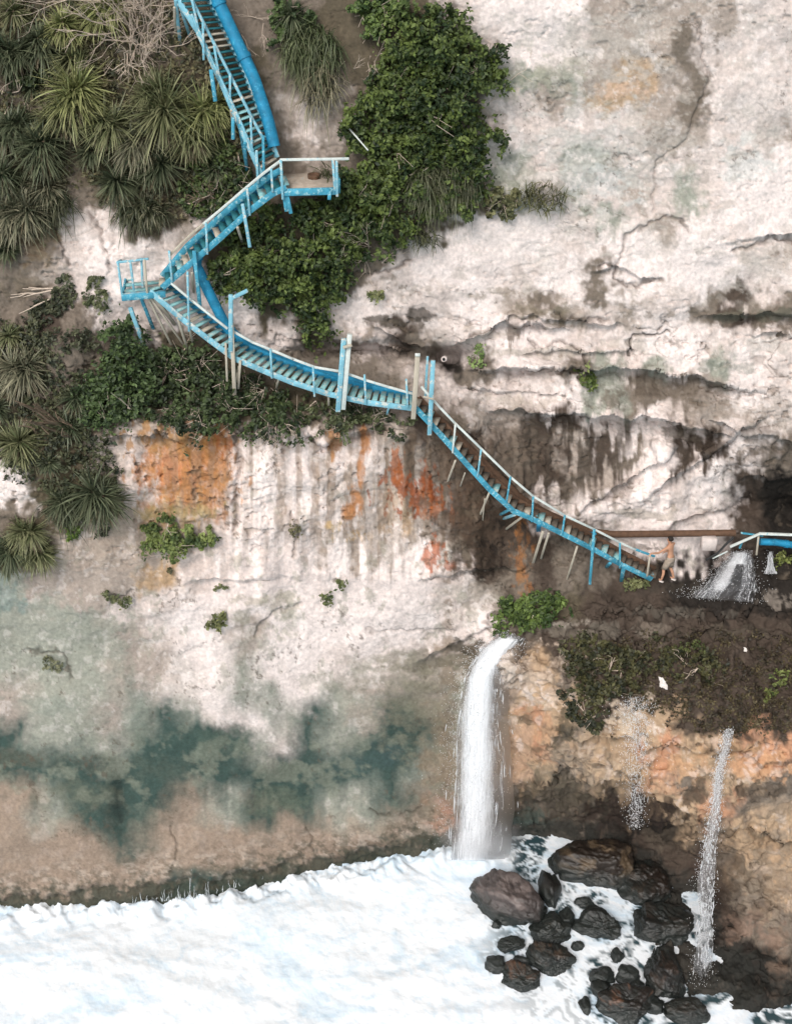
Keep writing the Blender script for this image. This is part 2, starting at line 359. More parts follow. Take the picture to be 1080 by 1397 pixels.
# long orange stripe
for (a, b, c_, d_) in [(498, 600, 9, 26), (492, 640, 6, 36), (486, 680, 10, 26), (476, 700, 14, 14)]:
    patch(a, b, c_, d_, (184, 120, 62), .85, seed=a, sx=9, sy=20, grain=.5)
for q in [(835, 545, 26, 12, (96, 78, 62), .6), (1010, 500, 18, 8, (110, 120, 108), .5), (965, 497, 18, 12, (112, 118, 104), .7), (1040, 430, 50, 9, (96, 92, 76), .8), (985, 432, 30, 6, (100, 94, 78), .8),
          (740, 425, 40, 14, (122, 110, 88), .7), (770, 436, 24, 10, (112, 98, 78), .7), (690, 400, 46, 9, (150, 134, 114), .6), (855, 432, 14, 6, (126, 112, 92), .7), (888, 432, 10, 6, (120, 106, 88), .7), (915, 430, 14, 7, (130, 114, 94), .6),
          (545, 440, 40, 7, (84, 74, 62), .8), (515, 435, 14, 5, (84, 74, 62), .8), (575, 432, 18, 9, (80, 70, 60), .8), (505, 455, 10, 12, (140, 120, 100), .7),
          (740, 108, 34, 14, (132, 138, 112), .6), (850, 125, 40, 10, (210, 170, 140), .6), (880, 85, 36, 12, (200, 170, 140), .5), (1040, 590, 34, 16, (96, 82, 68), .6), (1050, 470, 40, 12, (190, 180, 170), .6),
          (360, 820, 34, 10, (136, 128, 100), .5), (395, 840, 20, 24, (150, 146, 120), .55), (160, 1095, 14, 34, (52, 66, 60), .9), (445, 1060, 36, 18, (58, 82, 76), .8), (530, 1030, 22, 20, (58, 82, 80), .9), (490, 1045, 44, 14, (60, 84, 80), .8),
          (300, 1010, 44, 24, (72, 92, 80), .85), (215, 1050, 46, 20, (76, 90, 78), .7), (110, 1040, 70, 14, (62, 76, 66), .8), (30, 1035, 50, 14, (84, 88, 74), .7), (380, 1095, 50, 20, (98, 108, 88), .6), (110, 1085, 60, 26, (104, 108, 88), .6),
          (520, 930, 90, 18, (128, 124, 104), .6), (590, 960, 30, 80, (124, 114, 92), .5), (600, 1110, 22, 40, (190, 120, 86), .6), (610, 960, 14, 140, (134, 112, 88), .6), (500, 975, 34, 30, (180, 158, 140), .5), (370, 960, 14, 50, (130, 138, 120), .5),
          (250, 930, 30, 40, (196, 182, 172), .7), (100, 900, 70, 20, (150, 152, 136), .6), (140, 860, 50, 30, (148, 150, 132), .6), (5, 810, 26, 30, (118, 136, 128), .7), (190, 960, 20, 60, (120, 132, 118), .5), (60, 960, 60, 14, (128, 136, 122), .5),
          (330, 845, 16, 12, (148, 142, 118), .6), (150, 740, 90, 30, (170, 152, 136), .6), (40, 330, 40, 30, (136, 112, 78), .6), (30, 390, 40, 20, (120, 104, 84), .7)]:
    patch(*q, seed=int(q[0] * 3 + q[1]), sx=16, sy=14, grain=.9)
for q in [(830, 60, 80, 50, (184, 172, 160), .6), (800, 220, 90, 60, (196, 192, 184), .5), (885, 190, 60, 50, (186, 174, 162), .55), (1040, 150, 60, 70, (212, 198, 190), .5), (760, 110, 60, 30, (168, 160, 140), .5),
          (720, 60, 20, 10, (150, 150, 130), .4), (830, 250, 50, 30, (188, 190, 186), .5), (1020, 220, 40, 30, (196, 200, 194), .5), (780, 300, 60, 20, (222, 206, 196), .5), (700, 330, 60, 30, (224, 208, 200), .5), (1040, 360, 60, 30, (206, 190, 178), .6),
          (660, 455, 50, 10, (178, 160, 142), .6), (760, 480, 60, 8, (160, 146, 128), .6), (860, 470, 30, 12, (178, 168, 154), .5), (700, 545, 60, 10, (182, 166, 150), .6), (640, 545, 14, 14, (120, 108, 92), .5), (640, 620, 40, 26, (120, 104, 90), .6),  # brownish bands here also put strata shading into the rock colour
          (990, 560, 50, 14, (150, 134, 118), .6), (1060, 560, 40, 20, (170, 154, 140), .5), (930, 590, 30, 10, (110, 96, 80), .6), (720, 690, 40, 14, (170, 152, 136), .5), (880, 700, 40, 8, (150, 136, 112), .5), (760, 700, 30, 10, (178, 164, 148), .5),
          (600, 905, 70, 16, (100, 94, 74), .75), (565, 960, 46, 70, (132, 126, 102), .6), (596, 1050, 30, 70, (142, 120, 92), .7), (640, 880, 26, 14, (74, 68, 54), .8), (645, 700, 56, 50, (88, 70, 56), .65), (655, 762, 50, 24, (66, 54, 44), .6), (700, 625, 50, 50, (112, 96, 82), .5), (615, 625, 40, 40, (98, 80, 66), .5), (760, 1110, 90, 26, (62, 56, 46), .7), (860, 1128, 70, 14, (44, 38, 33), .7), (740, 1062, 60, 14, (118, 104, 82), .6), (960, 690, 50, 14, (190, 174, 160), .5), (1045, 620, 40, 24, (92, 80, 68), .6), (540, 900, 60, 12, (140, 132, 110), .6), (690, 1125, 50, 16, (64, 82, 78), .9), (600, 1148, 60, 10, (66, 70, 58), .8),  # dark patches at the ledge overhang paint its shade into the rock
          (620, 820, 40, 26, (196, 180, 166), .6), (660, 815, 26, 20, (150, 136, 120), .6)]:
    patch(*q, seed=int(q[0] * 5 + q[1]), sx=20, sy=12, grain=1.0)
tint(smooth(.1, .5, fbm2(U / 8, V / 70, 4, 135)) * reg(400, 670, 240, 90), (150, 130, 112), .35)
tint(smooth(.1, .5, fbm2(U / 40, V / 30, 5, 137, .6)) * soft * np.exp(-((V - 1050) / 60) ** 2), (128, 132, 112), .6)
# tufa dome: ochre and orange drapes, wet overhang with its own and the cavities' shade painted in
for q in [(730, 930, 34, 40, (192, 166, 142), .8), (690, 905, 20, 24, (214, 196, 180), .7), (740, 1000, 40, 30, (186, 142, 98), .8), (700, 1020, 26, 50, (190, 148, 114), .7), (860, 985, 34, 40, (205, 180, 152), .7),
          (800, 1030, 60, 26, (168, 142, 112), .6), (930, 1050, 44, 18, (196, 146, 96), .75), (1040, 1045, 50, 20, (202, 146, 94), .8), (990, 1020, 60, 12, (192, 146, 96), .7), (905, 1075, 40, 12, (196, 146, 104), .7),
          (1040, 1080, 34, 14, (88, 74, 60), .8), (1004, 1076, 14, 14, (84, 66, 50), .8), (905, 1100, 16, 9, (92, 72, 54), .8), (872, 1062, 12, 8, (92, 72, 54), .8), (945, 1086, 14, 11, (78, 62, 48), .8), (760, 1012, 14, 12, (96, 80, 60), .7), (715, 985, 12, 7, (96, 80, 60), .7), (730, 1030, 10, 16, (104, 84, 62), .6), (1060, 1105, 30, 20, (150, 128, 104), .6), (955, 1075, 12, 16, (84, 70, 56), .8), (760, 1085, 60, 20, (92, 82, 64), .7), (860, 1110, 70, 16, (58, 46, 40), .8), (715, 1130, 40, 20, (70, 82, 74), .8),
          (770, 985, 12, 26, (70, 64, 48), .7), (1050, 1200, 60, 60, (146, 128, 106), .7), (990, 1180, 20, 40, (96, 78, 62), .6), (1010, 1270, 60, 24, (142, 112, 92), .7), (1040, 1240, 60, 14, (92, 74, 60), .5), (960, 1230, 24, 50, (74, 58, 50), .7),
          (1010, 1340, 40, 40, (48, 48, 42), .8), (1060, 1330, 16, 50, (140, 112, 90), .5), (820, 866, 70, 12, (118, 108, 94), .6), (930, 835, 60, 8, (104, 96, 84), .5), (760, 858, 50, 8, (138, 126, 110), .5), (780, 850, 20, 6, (170, 156, 140), .5), (1000, 860, 60, 10, (88, 78, 64), .5), (1060, 815, 26, 10, (150, 136, 122), .6), (930, 800, 30, 10, (70, 62, 52), .6)]:
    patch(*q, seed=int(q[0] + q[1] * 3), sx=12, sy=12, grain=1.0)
# lichen crust, pits, cracks and a mineral bloom, over all of it
lumC = C @ np.array([.3, .55, .15]); pale = smooth(.18, .42, lumC)
lich = pale * smooth(.25, .55, fbm2(U / 26, V / 22, 5, 101, .62)) * smooth(-.2, .4, fbm2(U / 120, V / 100, 2, 103))
tint(lich * (1 - smooth(560, 700, V)), (164, 150, 134), .42)
tint(pale * smooth(.35, .6, fbm2(U / 18, V / 24, 5, 105, .65)) * smooth(500, 800, V) * (1 - smooth(900, 1000, V)), (150, 146, 126), .5)
tint(smooth(.3, .6, fbm2(U / 30, V / 26, 5, 109, .65)) * (1 - smooth(380, 440, V)) * smooth(560, 640, U), (186, 176, 164), .4)
tint(smooth(.2, .55, fbm2(U / 12, V / 12, 4, 111, .65)) * pale, (236, 220, 213), .42)
clus = smooth(-.05, .5, fbm2(U / 60, V / 45, 3, 131))
tint(pits * rough * clus * (1 - .6 * low_), (118, 102, 84), .6)
tint(clus * smooth(.5, .75, fbm2(U / 6.5, V / 7, 4, 107, .65) + .25 * n1), (96, 82, 66), .6)
tint(crack * crm * rough, (90, 78, 64), .5); tint(crack2 * crm * rough, (90, 78, 64), .4)
tint(crk_c, (62, 54, 42), 1.0)
C = C * (1 + .11 * fbm2(U / 3.4, V / 3.8, 3, 115))[..., None] * (1 + .2 * streak * np.clip(flute_m + .3, 0, 1))[..., None]
bandv = np.interp(U, [0, 140, 280, 420, 560, 640], [1205, 1195, 1180, 1158, 1140, 1130])
tint(smooth(.1, .5, fbm2(U / 16, V / 8, 4, 133, .65)) * np.exp(-((V - bandv) / 26) ** 2) * (1 - smooth(600, 640, U)), (190, 172, 154), .5)
# seaweed line at the foot of the wall
zf = P[..., 2]
sw = (1 - smooth(.5, 1.5, zf + .9 * fbm2(U / 12, V / 12, 4, 117, .65))) * (1 - smooth(650, 700, U)); tint(sw, (58, 66, 54), .85)
sw2 = smooth(.0, .5, fbm2(U / 9, V / 7, 4, 119, .65)) * (1 - smooth(1.2, 3.2, zf)) * (1 - smooth(650, 700, U)); tint(sw2, (84, 78, 62), .6)
tint((1 - smooth(.2, .8, zf + .3 * fbm2(U / 12, V / 12, 3, 121))) * smooth(640, 700, U), (50, 50, 46), .85)
lum_ = (C @ np.array([.3, .55, .15]))[..., None]; sat_ = .74 + .16 * reg(400, 690, 360, 130)[..., None]; C = lum_ + (C - lum_) * sat_
C = np.clip(C * .93, .01, .86)

# ------------------------------------------------------------------ helpers
def tag(o, label=None, cat=None, group=None, kind=None):
    if label: o['label'] = label
    if cat: o['category'] = cat
    if group: o['group'] = group
    if kind: o['kind'] = kind
    return o
def empty(name, loc, label, cat, group=None):
    o = bpy.data.objects.new(name, None); COL.objects.link(o); o.location = Vector([float(a) for a in loc]); o.empty_display_size = .2
    return tag(o, label, cat, group)
class MB:
    def __init__(s): s.v = []; s.f = []; s.c = []; s.n = 0
    def add(s, v, f, c=(.5, .5, .5)):
        v = np.asarray(v, float).reshape(-1, 3); s.v.append(v)
        f = np.asarray(f, int); s.f.append(f + s.n); s.n += len(v)
        c = np.asarray(c, float); s.c.append(np.broadcast_to(c, (len(v), 3)))
        return s
    def build(s, name, mat, parent=None, smooth=False, bevel=0):
        me = bpy.data.meshes.new(name); v = np.concatenate(s.v)
        if parent is not None: v = v - np.array(parent.matrix_world.translation if parent.parent else parent.location)
        nv = len(v); me.vertices.add(nv); me.vertices.foreach_set('co', v.astype(np.float32).ravel())
        loops = np.concatenate([f.ravel() for f in s.f]); tot = np.concatenate([np.full(len(f), f.shape[1]) for f in s.f])
        me.loops.add(len(loops)); me.loops.foreach_set('vertex_index', loops.astype(np.int32))
        me.polygons.add(len(tot)); st = np.concatenate([[0], np.cumsum(tot)[:-1]]).astype(np.int32)
        me.polygons.foreach_set('loop_start', st)
        me.polygons.foreach_set('loop_total', tot.astype(np.int32))
        ca = me.color_attributes.new('Col', 'FLOAT_COLOR', 'POINT'); c = np.concatenate(s.c)
        ca.data.foreach_set('color', np.concatenate([c, np.ones((nv, 1))], 1).astype(np.float32).ravel())
        if smooth: me.polygons.foreach_set('use_smooth', np.ones(len(tot), bool))
        me.update(calc_edges=True); me.validate()
        me.materials.append(mat)
        o = bpy.data.objects.new(name, me); COL.objects.link(o)
        if parent is not None: o.parent = parent
        if bevel:
            b = o.modifiers.new('bevel', 'BEVEL'); b.width = bevel; b.segments = 1; b.limit_method = 'ANGLE'
        return o
def frame(d, up=(0, 0, 1)):
    d = d / (np.linalg.norm(d) + 1e-9); up = np.array(up, float)
    if abs(np.dot(d, up)) > .97: up = np.array([0, 1.0, 0])
    a = np.cross(d, up); a /= np.linalg.norm(a); b = np.cross(a, d); return d, a, b
def beam(mb, p, q, w, h, up=(0, 0, 1), c=(.5, .5, .5)):
    """a length of timber from p to q, w across and h deep"""
    p = np.asarray(p, float); q = np.asarray(q, float); d, a, b = frame(q - p, up)
    V8 = [e + a * (sa * w / 2) + b * (sb * h / 2) for e in (p, q) for sa, sb in ((-1, -1), (1, -1), (1, 1), (-1, 1))]
    mb.add(V8, [[0, 1, 2, 3], [7, 6, 5, 4], [0, 4, 5, 1], [1, 5, 6, 2], [2, 6, 7, 3], [3, 7, 4, 0]], c); return mb
def tube(mb, pts, rad, sides=8, c=(.5, .5, .5)):
    pts = np.asarray(pts, float); n = len(pts); rad = np.broadcast_to(rad, (n,)); vs = []
    for k in range(n):
        d = pts[min(k + 1, n - 1)] - pts[max(k - 1, 0)]; _, a, b = frame(d)
        an = np.linspace(0, 2 * np.pi, sides, endpoint=False)
        vs.append(pts[k] + rad[k] * (np.cos(an)[:, None] * a + np.sin(an)[:, None] * b))
    vs = np.concatenate(vs); f = []
    for k in range(n - 1):
        for s_ in range(sides):
            a0 = k * sides + s_; a1 = k * sides + (s_ + 1) % sides; f.append([a0, a1, a1 + sides, a0 + sides])
    mb.add(vs, f, c)
    for e, base in ((0, 0), (1, (n - 1) * sides)):
        if sides == 4: mb.add(vs[base:base + 4], [[0, 1, 2, 3]], c)
        else:
            cc = pts[0] if e == 0 else pts[-1]
            mb.add(np.concatenate([vs[base:base + sides], [cc]]), [[k, (k + 1) % sides, sides] for k in range(sides)], c)
    return mb

# ------------------------------------------------------------------ materials
def mat(name, base=None, rough=.8, attr=False, noise=None, bump=0, bscale=20, spec=.3, stretch=(1, 1, 1), alpha=None, chips=None, coat=0, trans=0):
    m = bpy.data.materials.new(name); m.use_nodes = True; n = m.node_tree.nodes; l = m.node_tree.links; b = n['Principled BSDF']
    b.inputs['Roughness'].default_value = rough; b.inputs['Specular IOR Level'].default_value = spec
    tc = n.new('ShaderNodeTexCoord'); mp = n.new('ShaderNodeMapping'); mp.inputs['Scale'].default_value = stretch; l.new(tc.outputs['Object'], mp.inputs[0])
    if attr:
        a = n.new('ShaderNodeAttribute'); a.attribute_name = 'Col'; src = a.outputs['Color']
    else:
        rgb = n.new('ShaderNodeRGB'); rgb.outputs[0].default_value = (*base, 1); src = rgb.outputs[0]
    if noise:   # (scale, amount)
        t = n.new('ShaderNodeTexNoise'); t.inputs['Scale'].default_value = noise[0]; t.inputs['Detail'].default_value = 8; t.inputs['Roughness'].default_value = .65; l.new(mp.outputs[0], t.inputs[0])
        r = n.new('ShaderNodeMapRange'); r.inputs['From Min'].default_value = .3; r.inputs['From Max'].default_value = .7; r.inputs['To Min'].default_value = 1 - noise[1]; r.inputs['To Max'].default_value = 1 + noise[1]; l.new(t.outputs[0], r.inputs[0])
        mx = n.new('ShaderNodeVectorMath'); mx.operation = 'SCALE'; l.new(src, mx.inputs[0]); l.new(r.outputs[0], mx.inputs['Scale']); src = mx.outputs[0]
    if chips:   # (scale, threshold, colour)
        t = n.new('ShaderNodeTexNoise'); t.inputs['Scale'].default_value = chips[0]; t.inputs['Detail'].default_value = 10; t.inputs['Roughness'].default_value = .75; l.new(mp.outputs[0], t.inputs[0])
        r = n.new('ShaderNodeMapRange'); r.inputs['From Min'].default_value = chips[1]; r.inputs['From Max'].default_value = chips[1] + .05; l.new(t.outputs[0], r.inputs[0])
        mx = n.new('ShaderNodeMix'); mx.data_type = 'RGBA'; l.new(r.outputs[0], mx.inputs[0]); l.new(src, mx.inputs[6]); mx.inputs[7].default_value = (*chips[2], 1); src = mx.outputs[2]
    l.new(src, b.inputs['Base Color'])
    if bump:
        t = n.new('ShaderNodeTexNoise'); t.inputs['Scale'].default_value = bscale; t.inputs['Detail'].default_value = 10; t.inputs['Roughness'].default_value = .7; l.new(mp.outputs[0], t.inputs[0])
        bp = n.new('ShaderNodeBump'); bp.inputs['Strength'].default_value = 1; bp.inputs['Distance'].default_value = bump; l.new(t.outputs[0], bp.inputs['Height']); l.new(bp.outputs[0], b.inputs['Normal'])
    if alpha:   # (scale, lo, hi)
        t = n.new('ShaderNodeTexNoise'); t.inputs['Scale'].default_value = alpha[0]; t.inputs['Detail'].default_value = 9; t.inputs['Roughness'].default_value = .7; l.new(mp.outputs[0], t.inputs[0])
        at_ = n.new('ShaderNodeAttribute'); at_.attribute_name = 'Col'
        ad = n.new('ShaderNodeMath'); ad.operation = 'ADD'; l.new(t.outputs[0], ad.inputs[0]); l.new(at_.outputs['Fac'], ad.inputs[1])
        r = n.new('ShaderNodeMapRange'); r.inputs['From Min'].default_value = alpha[1]; r.inputs['From Max'].default_value = alpha[2]; l.new(ad.outputs[0], r.inputs[0])
        l.new(r.outputs[0], b.inputs['Alpha'])
    if trans:
        tr = n.new('ShaderNodeBsdfTranslucent'); l.new(src, tr.inputs[0]); ms = n.new('ShaderNodeMixShader'); ms.inputs[0].default_value = trans
        l.new(b.outputs[0], ms.inputs[1]); l.new(tr.outputs[0], ms.inputs[2]); l.new(ms.outputs[0], n['Material Output'].inputs[0])
    return m
M = {}
M['rock'] = mat('weathered_rock', attr=True, rough=.9, noise=(9, .16), bump=.028, bscale=6, spec=.12)
M['wetrock'] = mat('wet_rock', attr=True, rough=.45, noise=(6, .25), bump=.06, bscale=6, spec=.4)
M['blue'] = mat('blue_paint', lin((66, 144, 168)), .75, noise=(5, .3), chips=(9, .54, lin((150, 190, 196))), spec=.3)
M['bluepale'] = mat('faded_blue_paint', lin((120, 174, 190)), .75, noise=(5, .2), chips=(7, .53, lin((196, 196, 188))))
M['bluedeep'] = mat('deep_blue_paint', lin((34, 124, 160)), .6, noise=(3, .35), chips=(8, .57, lin((70, 160, 190))))
M['wood'] = mat('bleached_wood', lin((178, 168, 152)), .85, noise=(8, .2), chips=(7, .60, lin((150, 185, 190))), stretch=(1, 1, .3))
M['rail'] = mat('pale_rail_wood', lin((200, 205, 200)), .8, noise=(8, .15), chips=(6, .60, lin((130, 185, 200))))
M['tread'] = mat('tread_wood', lin((128, 176, 178)), .8, noise=(8, .2), chips=(6, .52, lin((170, 180, 172))))
M['deck'] = mat('deck_concrete', lin((170, 156, 142)), .9, noise=(5, .25), bump=.02, bscale=14, chips=(5, .6, lin((90, 150, 165))))
M['rust'] = mat('rusty_pipe', lin((96, 72, 56)), .8, noise=(7, .3), bump=.02, bscale=18)
M['black'] = mat('black_rubber', (.02, .02, .02), .6)
M['white'] = mat('white_cloth', lin((214, 206, 200)), .85, noise=(20, .12))
M['block'] = mat('pale_block', lin((205, 192, 186)), .9, noise=(7, .15), bump=.02)
M['tread_dark'] = mat('dark_teal_tread', lin((40, 104, 112)), .7, noise=(8, .2))
M['deckwood'] = mat('worn_deck_wood', lin((98, 90, 80)), .85, noise=(7, .3), chips=(5, .6, lin((100, 160, 175))))
M['leaf'] = mat('leaf', attr=True, rough=.55, spec=.35, trans=.18)
M['blade'] = mat('pandanus_blade', attr=True, rough=.5, spec=.4, trans=.12)
M['twig'] = mat('dry_twig', lin((196, 178, 162)), .85, noise=(10, .2))
M['stem'] = mat('brown_stem', lin((112, 96, 80)), .9, noise=(10, .25))

# ------------------------------------------------------------------ build the cliff
def grid_mesh(name, P, C, material, flip=False):
    h, w_ = P.shape[:2]; me = bpy.data.meshes.new(name)
    me.vertices.add(h * w_); me.vertices.foreach_set('co', P.astype(np.float32).ravel())
    idx = np.arange(h * w_).reshape(h, w_); q = np.stack([idx[:-1, :-1], idx[1:, :-1], idx[1:, 1:], idx[:-1, 1:]], -1).reshape(-1, 4)
    if flip: q = q[:, ::-1]
    me.loops.add(q.size); me.loops.foreach_set('vertex_index', q.astype(np.int32).ravel())
    me.polygons.add(len(q)); me.polygons.foreach_set('loop_start', (np.arange(len(q)) * 4).astype(np.int32)); me.polygons.foreach_set('loop_total', np.full(len(q), 4, np.int32))
    me.polygons.foreach_set('use_smooth', np.ones(len(q), bool))
    ca = me.color_attributes.new('Col', 'FLOAT_COLOR', 'POINT')
    ca.data.foreach_set('color', np.concatenate([C.reshape(-1, 3), np.ones((h * w_, 1))], 1).astype(np.float32).ravel())
    me.update(calc_edges=True); me.materials.append(material)
    o = bpy.data.objects.new(name, me); COL.objects.link(o); return o
# behind the crest the land runs back level
Pt = P.copy(); back = Pt[0:1].copy(); back[..., 1] += 160; back[..., 2] += 2
side = np.concatenate([back, Pt], 0); sideC = np.concatenate([C[0:1], C], 0)
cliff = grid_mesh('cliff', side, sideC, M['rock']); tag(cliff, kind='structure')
N = normals(P)
def T(px, py, off=0.0):
    """a point on the finished rock surface seen at a pixel of the photograph"""
    i = np.clip(np.interp(px, US, np.arange(len(US))), 0, len(US) - 1.001); j = np.clip(np.interp(py, VS, np.arange(len(VS))), 0, len(VS) - 1.001)
    i0 = np.asarray(i).astype(int); j0 = np.asarray(j).astype(int)
    fx = (i - i0)[..., None]; fy = (j - j0)[..., None]
    g = lambda A: (A[j0, i0] * (1 - fx) + A[j0, i0 + 1] * fx) * (1 - fy) + (A[j0 + 1, i0] * (1 - fx) + A[j0 + 1, i0 + 1] * fx) * fy
    p = g(P); n = g(N); n = n / (np.linalg.norm(n, axis=-1, keepdims=True) + 1e-9)
    off = np.asarray(off, float)
    return p + n * off[..., None], n

# ------------------------------------------------------------------ sea
xs = np.arange(-24, 24.01, .075); ys = np.arange(-17, 4.01, .075); X, Y = np.meshgrid(xs, ys)
q1 = fbm2(X * .35, Y * .5, 4, 141); wx = X + 1.2 * q1; wy = Y + 1.0 * fbm2(X * .4, Y * .4, 3, 143)
bill = 1 - np.abs(fbm2(wx * .9, wy * 1.1, 4, 145))
Zs = .14 * fbm2(X * .25, Y * .45, 3, 147) + .02 * (bill - .6) + .03 * fbm2(X * 2.6, Y * 2.6, 5, 149, .65)
right = smooth(2.6, 4.2, X + .6 * q1 + .25 * (Y + 3))      # the calmer pools between the boulders
Zs = Zs * (1 - .75 * right) - .02
ft_ = atz(646, 1166, 0.0); g_ = np.exp(-((X - ft_[0]) / 1.15) ** 2 - ((Y - ft_[1]) / .55) ** 2)
Zs = Zs + g_ * (.22 + .35 * np.abs(fbm2(X * 2.4, Y * 2.4, 4, 175, .6)))
web = smooth(.62, .93, 1 - np.abs(fbm2(wx * 1.9, wy * 1.9, 5, 155, .6)))
web = np.clip(web + smooth(.05, .3, fbm2(X * .8, Y * .8, 4, 157)) * .9 + .6 * smooth(-3.4, -5.5, Y) * (X < 6.5), 0, 1)
foam = 1 - right * (1 - web)
GM, DK, BR, OR = (132, 120, 116), (48, 46, 44), (112, 90, 72), (150, 108, 84)
BL = [
 (690, 1230, 54, 34, (88, 80, 78), (120, 108, 104), 'big smooth mauve grey boulder leftmost in the white surf', -35, 1.1),
 (748, 1215, 16, 38, DK, (60, 56, 50), 'narrow black upright boulder beside the big grey one', 0, 1.2),
 (750, 1270, 27, 26, (60, 58, 54), (92, 86, 76), 'wet rounded dark boulder below the narrow black one', 20, .8),
 (770, 1178, 22, 24, DK, (90, 76, 62), 'black wet boulder at the upper left of the brown rock pile', 0, 1.0),
 (816, 1182, 58, 44, (52, 44, 38), (104, 88, 70), 'largest brown boulder under the dark overhang', 5, 1.0),
 (880, 1205, 40, 40, (54, 44, 38), (84, 68, 56), 'brown boulder against the right side of the largest one', 10, 1.0),
 (698, 1289, 20, 12, DK, (70, 66, 60), 'low flat black boulder just below the big grey one', 10, .8),
 (677, 1316, 15, 13, DK, (76, 66, 58), 'small black boulder furthest left in the foam', 0, .9),
 (707, 1334, 26, 21, (74, 62, 52), OR, 'angular orange brown boulder low in the white foam', 0, .9),
 (754, 1308, 32, 26, DK, (104, 84, 70), 'dark boulder with a tan patch right of the orange brown one', -25, .8),
 (712, 1312, 14, 9, DK, (70, 60, 54), 'tiny dark boulder on top of the orange brown one', 0, .8),
 (772, 1254, 11, 18, DK, (60, 58, 52), 'small slim black boulder left of the foamy channel', 0, .9),
 (817, 1262, 31, 25, (44, 42, 40), (64, 58, 52), 'smooth black boulder between two white rivulets', 0, .8),
 (841, 1304, 9, 12, (70, 72, 74), (90, 88, 90), 'very small grey boulder in the foam above the two round ones', 0, .9),
 (820, 1332, 17, 14, DK, (66, 60, 54), 'left one of two small round black boulders near the bottom', 0, .9),
 (820, 1350, 14, 16, DK, (66, 60, 54), 'black boulder wedged under the left small round one', 0, .9),
 (853, 1330, 16, 14, DK, (74, 64, 56), 'right one of two small round black boulders near the bottom', 0, .9),
 (856, 1372, 38, 30, (56, 48, 44), OR, 'large dark boulder with an orange tan top at the bottom edge', 0, 1.0),
 (797, 1371, 8, 13, (60, 70, 80), (70, 76, 80), 'small bluish boulder awash left of the orange topped one', 0, .9),
 (932, 1382, 30, 17, (60, 54, 48), (84, 72, 62), 'low brown boulder under the foot of the thin waterfall', 0, .9),
 (905, 1330, 30, 40, (46, 44, 42), (80, 66, 58), 'tall wet black boulder left of the thin waterfall', 0, 1.0),
 (735, 1242, 12, 10, DK, (66, 62, 56), 'little dark stone under the right flank of the big grey one', 0, .9),
 (795, 1232, 13, 9, DK, (66, 62, 56), 'little dark stone just below the largest brown boulder', 0, .9),
 (787, 1290, 9, 8, DK, (66, 62, 56), 'little dark stone in the foamy channel', 0, .9),
 (868, 1345, 9, 9, DK, (66, 62, 56), 'little dark stone right of the small round boulders', 0, .9),
 (893, 1372, 14, 12, DK, (66, 62, 56), 'dark stone between the orange topped boulder and the thin waterfall', 0, .9),
 (676, 1262, 7, 6, DK, (66, 62, 56), 'tiny dark stone at the left foot of the big grey boulder', 0, .9),
 (900, 1262, 42, 32, (44, 44, 42), (70, 62, 56), 'broad wet black boulder in the shade below the brown pile', 0, .9),
]
coll = np.zeros_like(X)
for px, py, rx, ry, *_r in BL:
    c_ = atz(px, py, 0.0); dd = np.hypot((X - c_[0]) / (rx / 36 + .03), (Y - c_[1]) / (ry / 36 * 1.15 + .03)) + .16 * fbm2(X * 3, Y * 3, 3, 171)
    coll = np.maximum(coll, smooth(.9, 1.0, dd) * (1 - smooth(1.05, 1.45, dd)))
foam = np.maximum(foam, smooth(.05, .3, g_)); foam = np.maximum(foam, coll * smooth(-.25, .2, fbm2(X * 4, Y * 4, 3, 173)))
foam *= 1 - .9 * (1 - smooth(.15, .5, np.abs(Y - (1.9 + .12 * (X - 3))))) * smooth(1.7, 2.1, X) * (1 - smooth(4.2, 5.2, X))
fw = lin((240, 244, 248)); fb = lin((196, 218, 234)); fd = lin((48, 70, 76))
mixb = (.75 * smooth(-.1, .6, fbm2(wx * .4, wy * .6, 5, 159, .6)) + .5 * smooth(.2, .6, fbm2(wx * 2.2, wy * 2.6, 5, 161, .65)))[..., None]
lace = smooth(.15, .5, fbm2(wx * 5, wy * 6, 4, 163, .7))[..., None] * .35
wall_ = np.interp(X, [-14, -8, -2, 2], [-1.9, -1.3, .1, 1.2]); Zs = Zs + .32 * smooth(-1.0, -.1, Y - wall_) * (X < 1.8) * fbm2(X * 1.8, Y * 1.2, 4, 183, .65); lace = lace + (.6 * smooth(-1.6, -.2, Y - wall_) * smooth(-.1, .4, fbm2(wx * 3, wy * 4, 4, 165, .65)) * (X < 1.6))[..., None]
mixb = np.clip(mixb + lace, 0, 1.35)
Cs = (fw * (1 - mixb * .65) + fb * mixb * .65) * (1 - 0) ; Cs = Cs * foam[..., None] + fd * (1 - foam[..., None])
m = bpy.data.materials.new('sea_foam'); m.use_nodes = True; n = m.node_tree.nodes; l = m.node_tree.links; b = n['Principled BSDF']
a = n.new('ShaderNodeAttribute'); a.attribute_name = 'Col'; l.new(a.outputs['Color'], b.inputs['Base Color'])
sp = n.new('ShaderNodeSeparateColor'); l.new(a.outputs['Color'], sp.inputs[0]); r = n.new('ShaderNodeMapRange'); r.inputs['From Min'].default_value = .05; r.inputs['From Max'].default_value = .5; r.inputs['To Min'].default_value = .12; r.inputs['To Max'].default_value = .85
l.new(sp.outputs[0], r.inputs[0]); l.new(r.outputs[0], b.inputs['Roughness'])
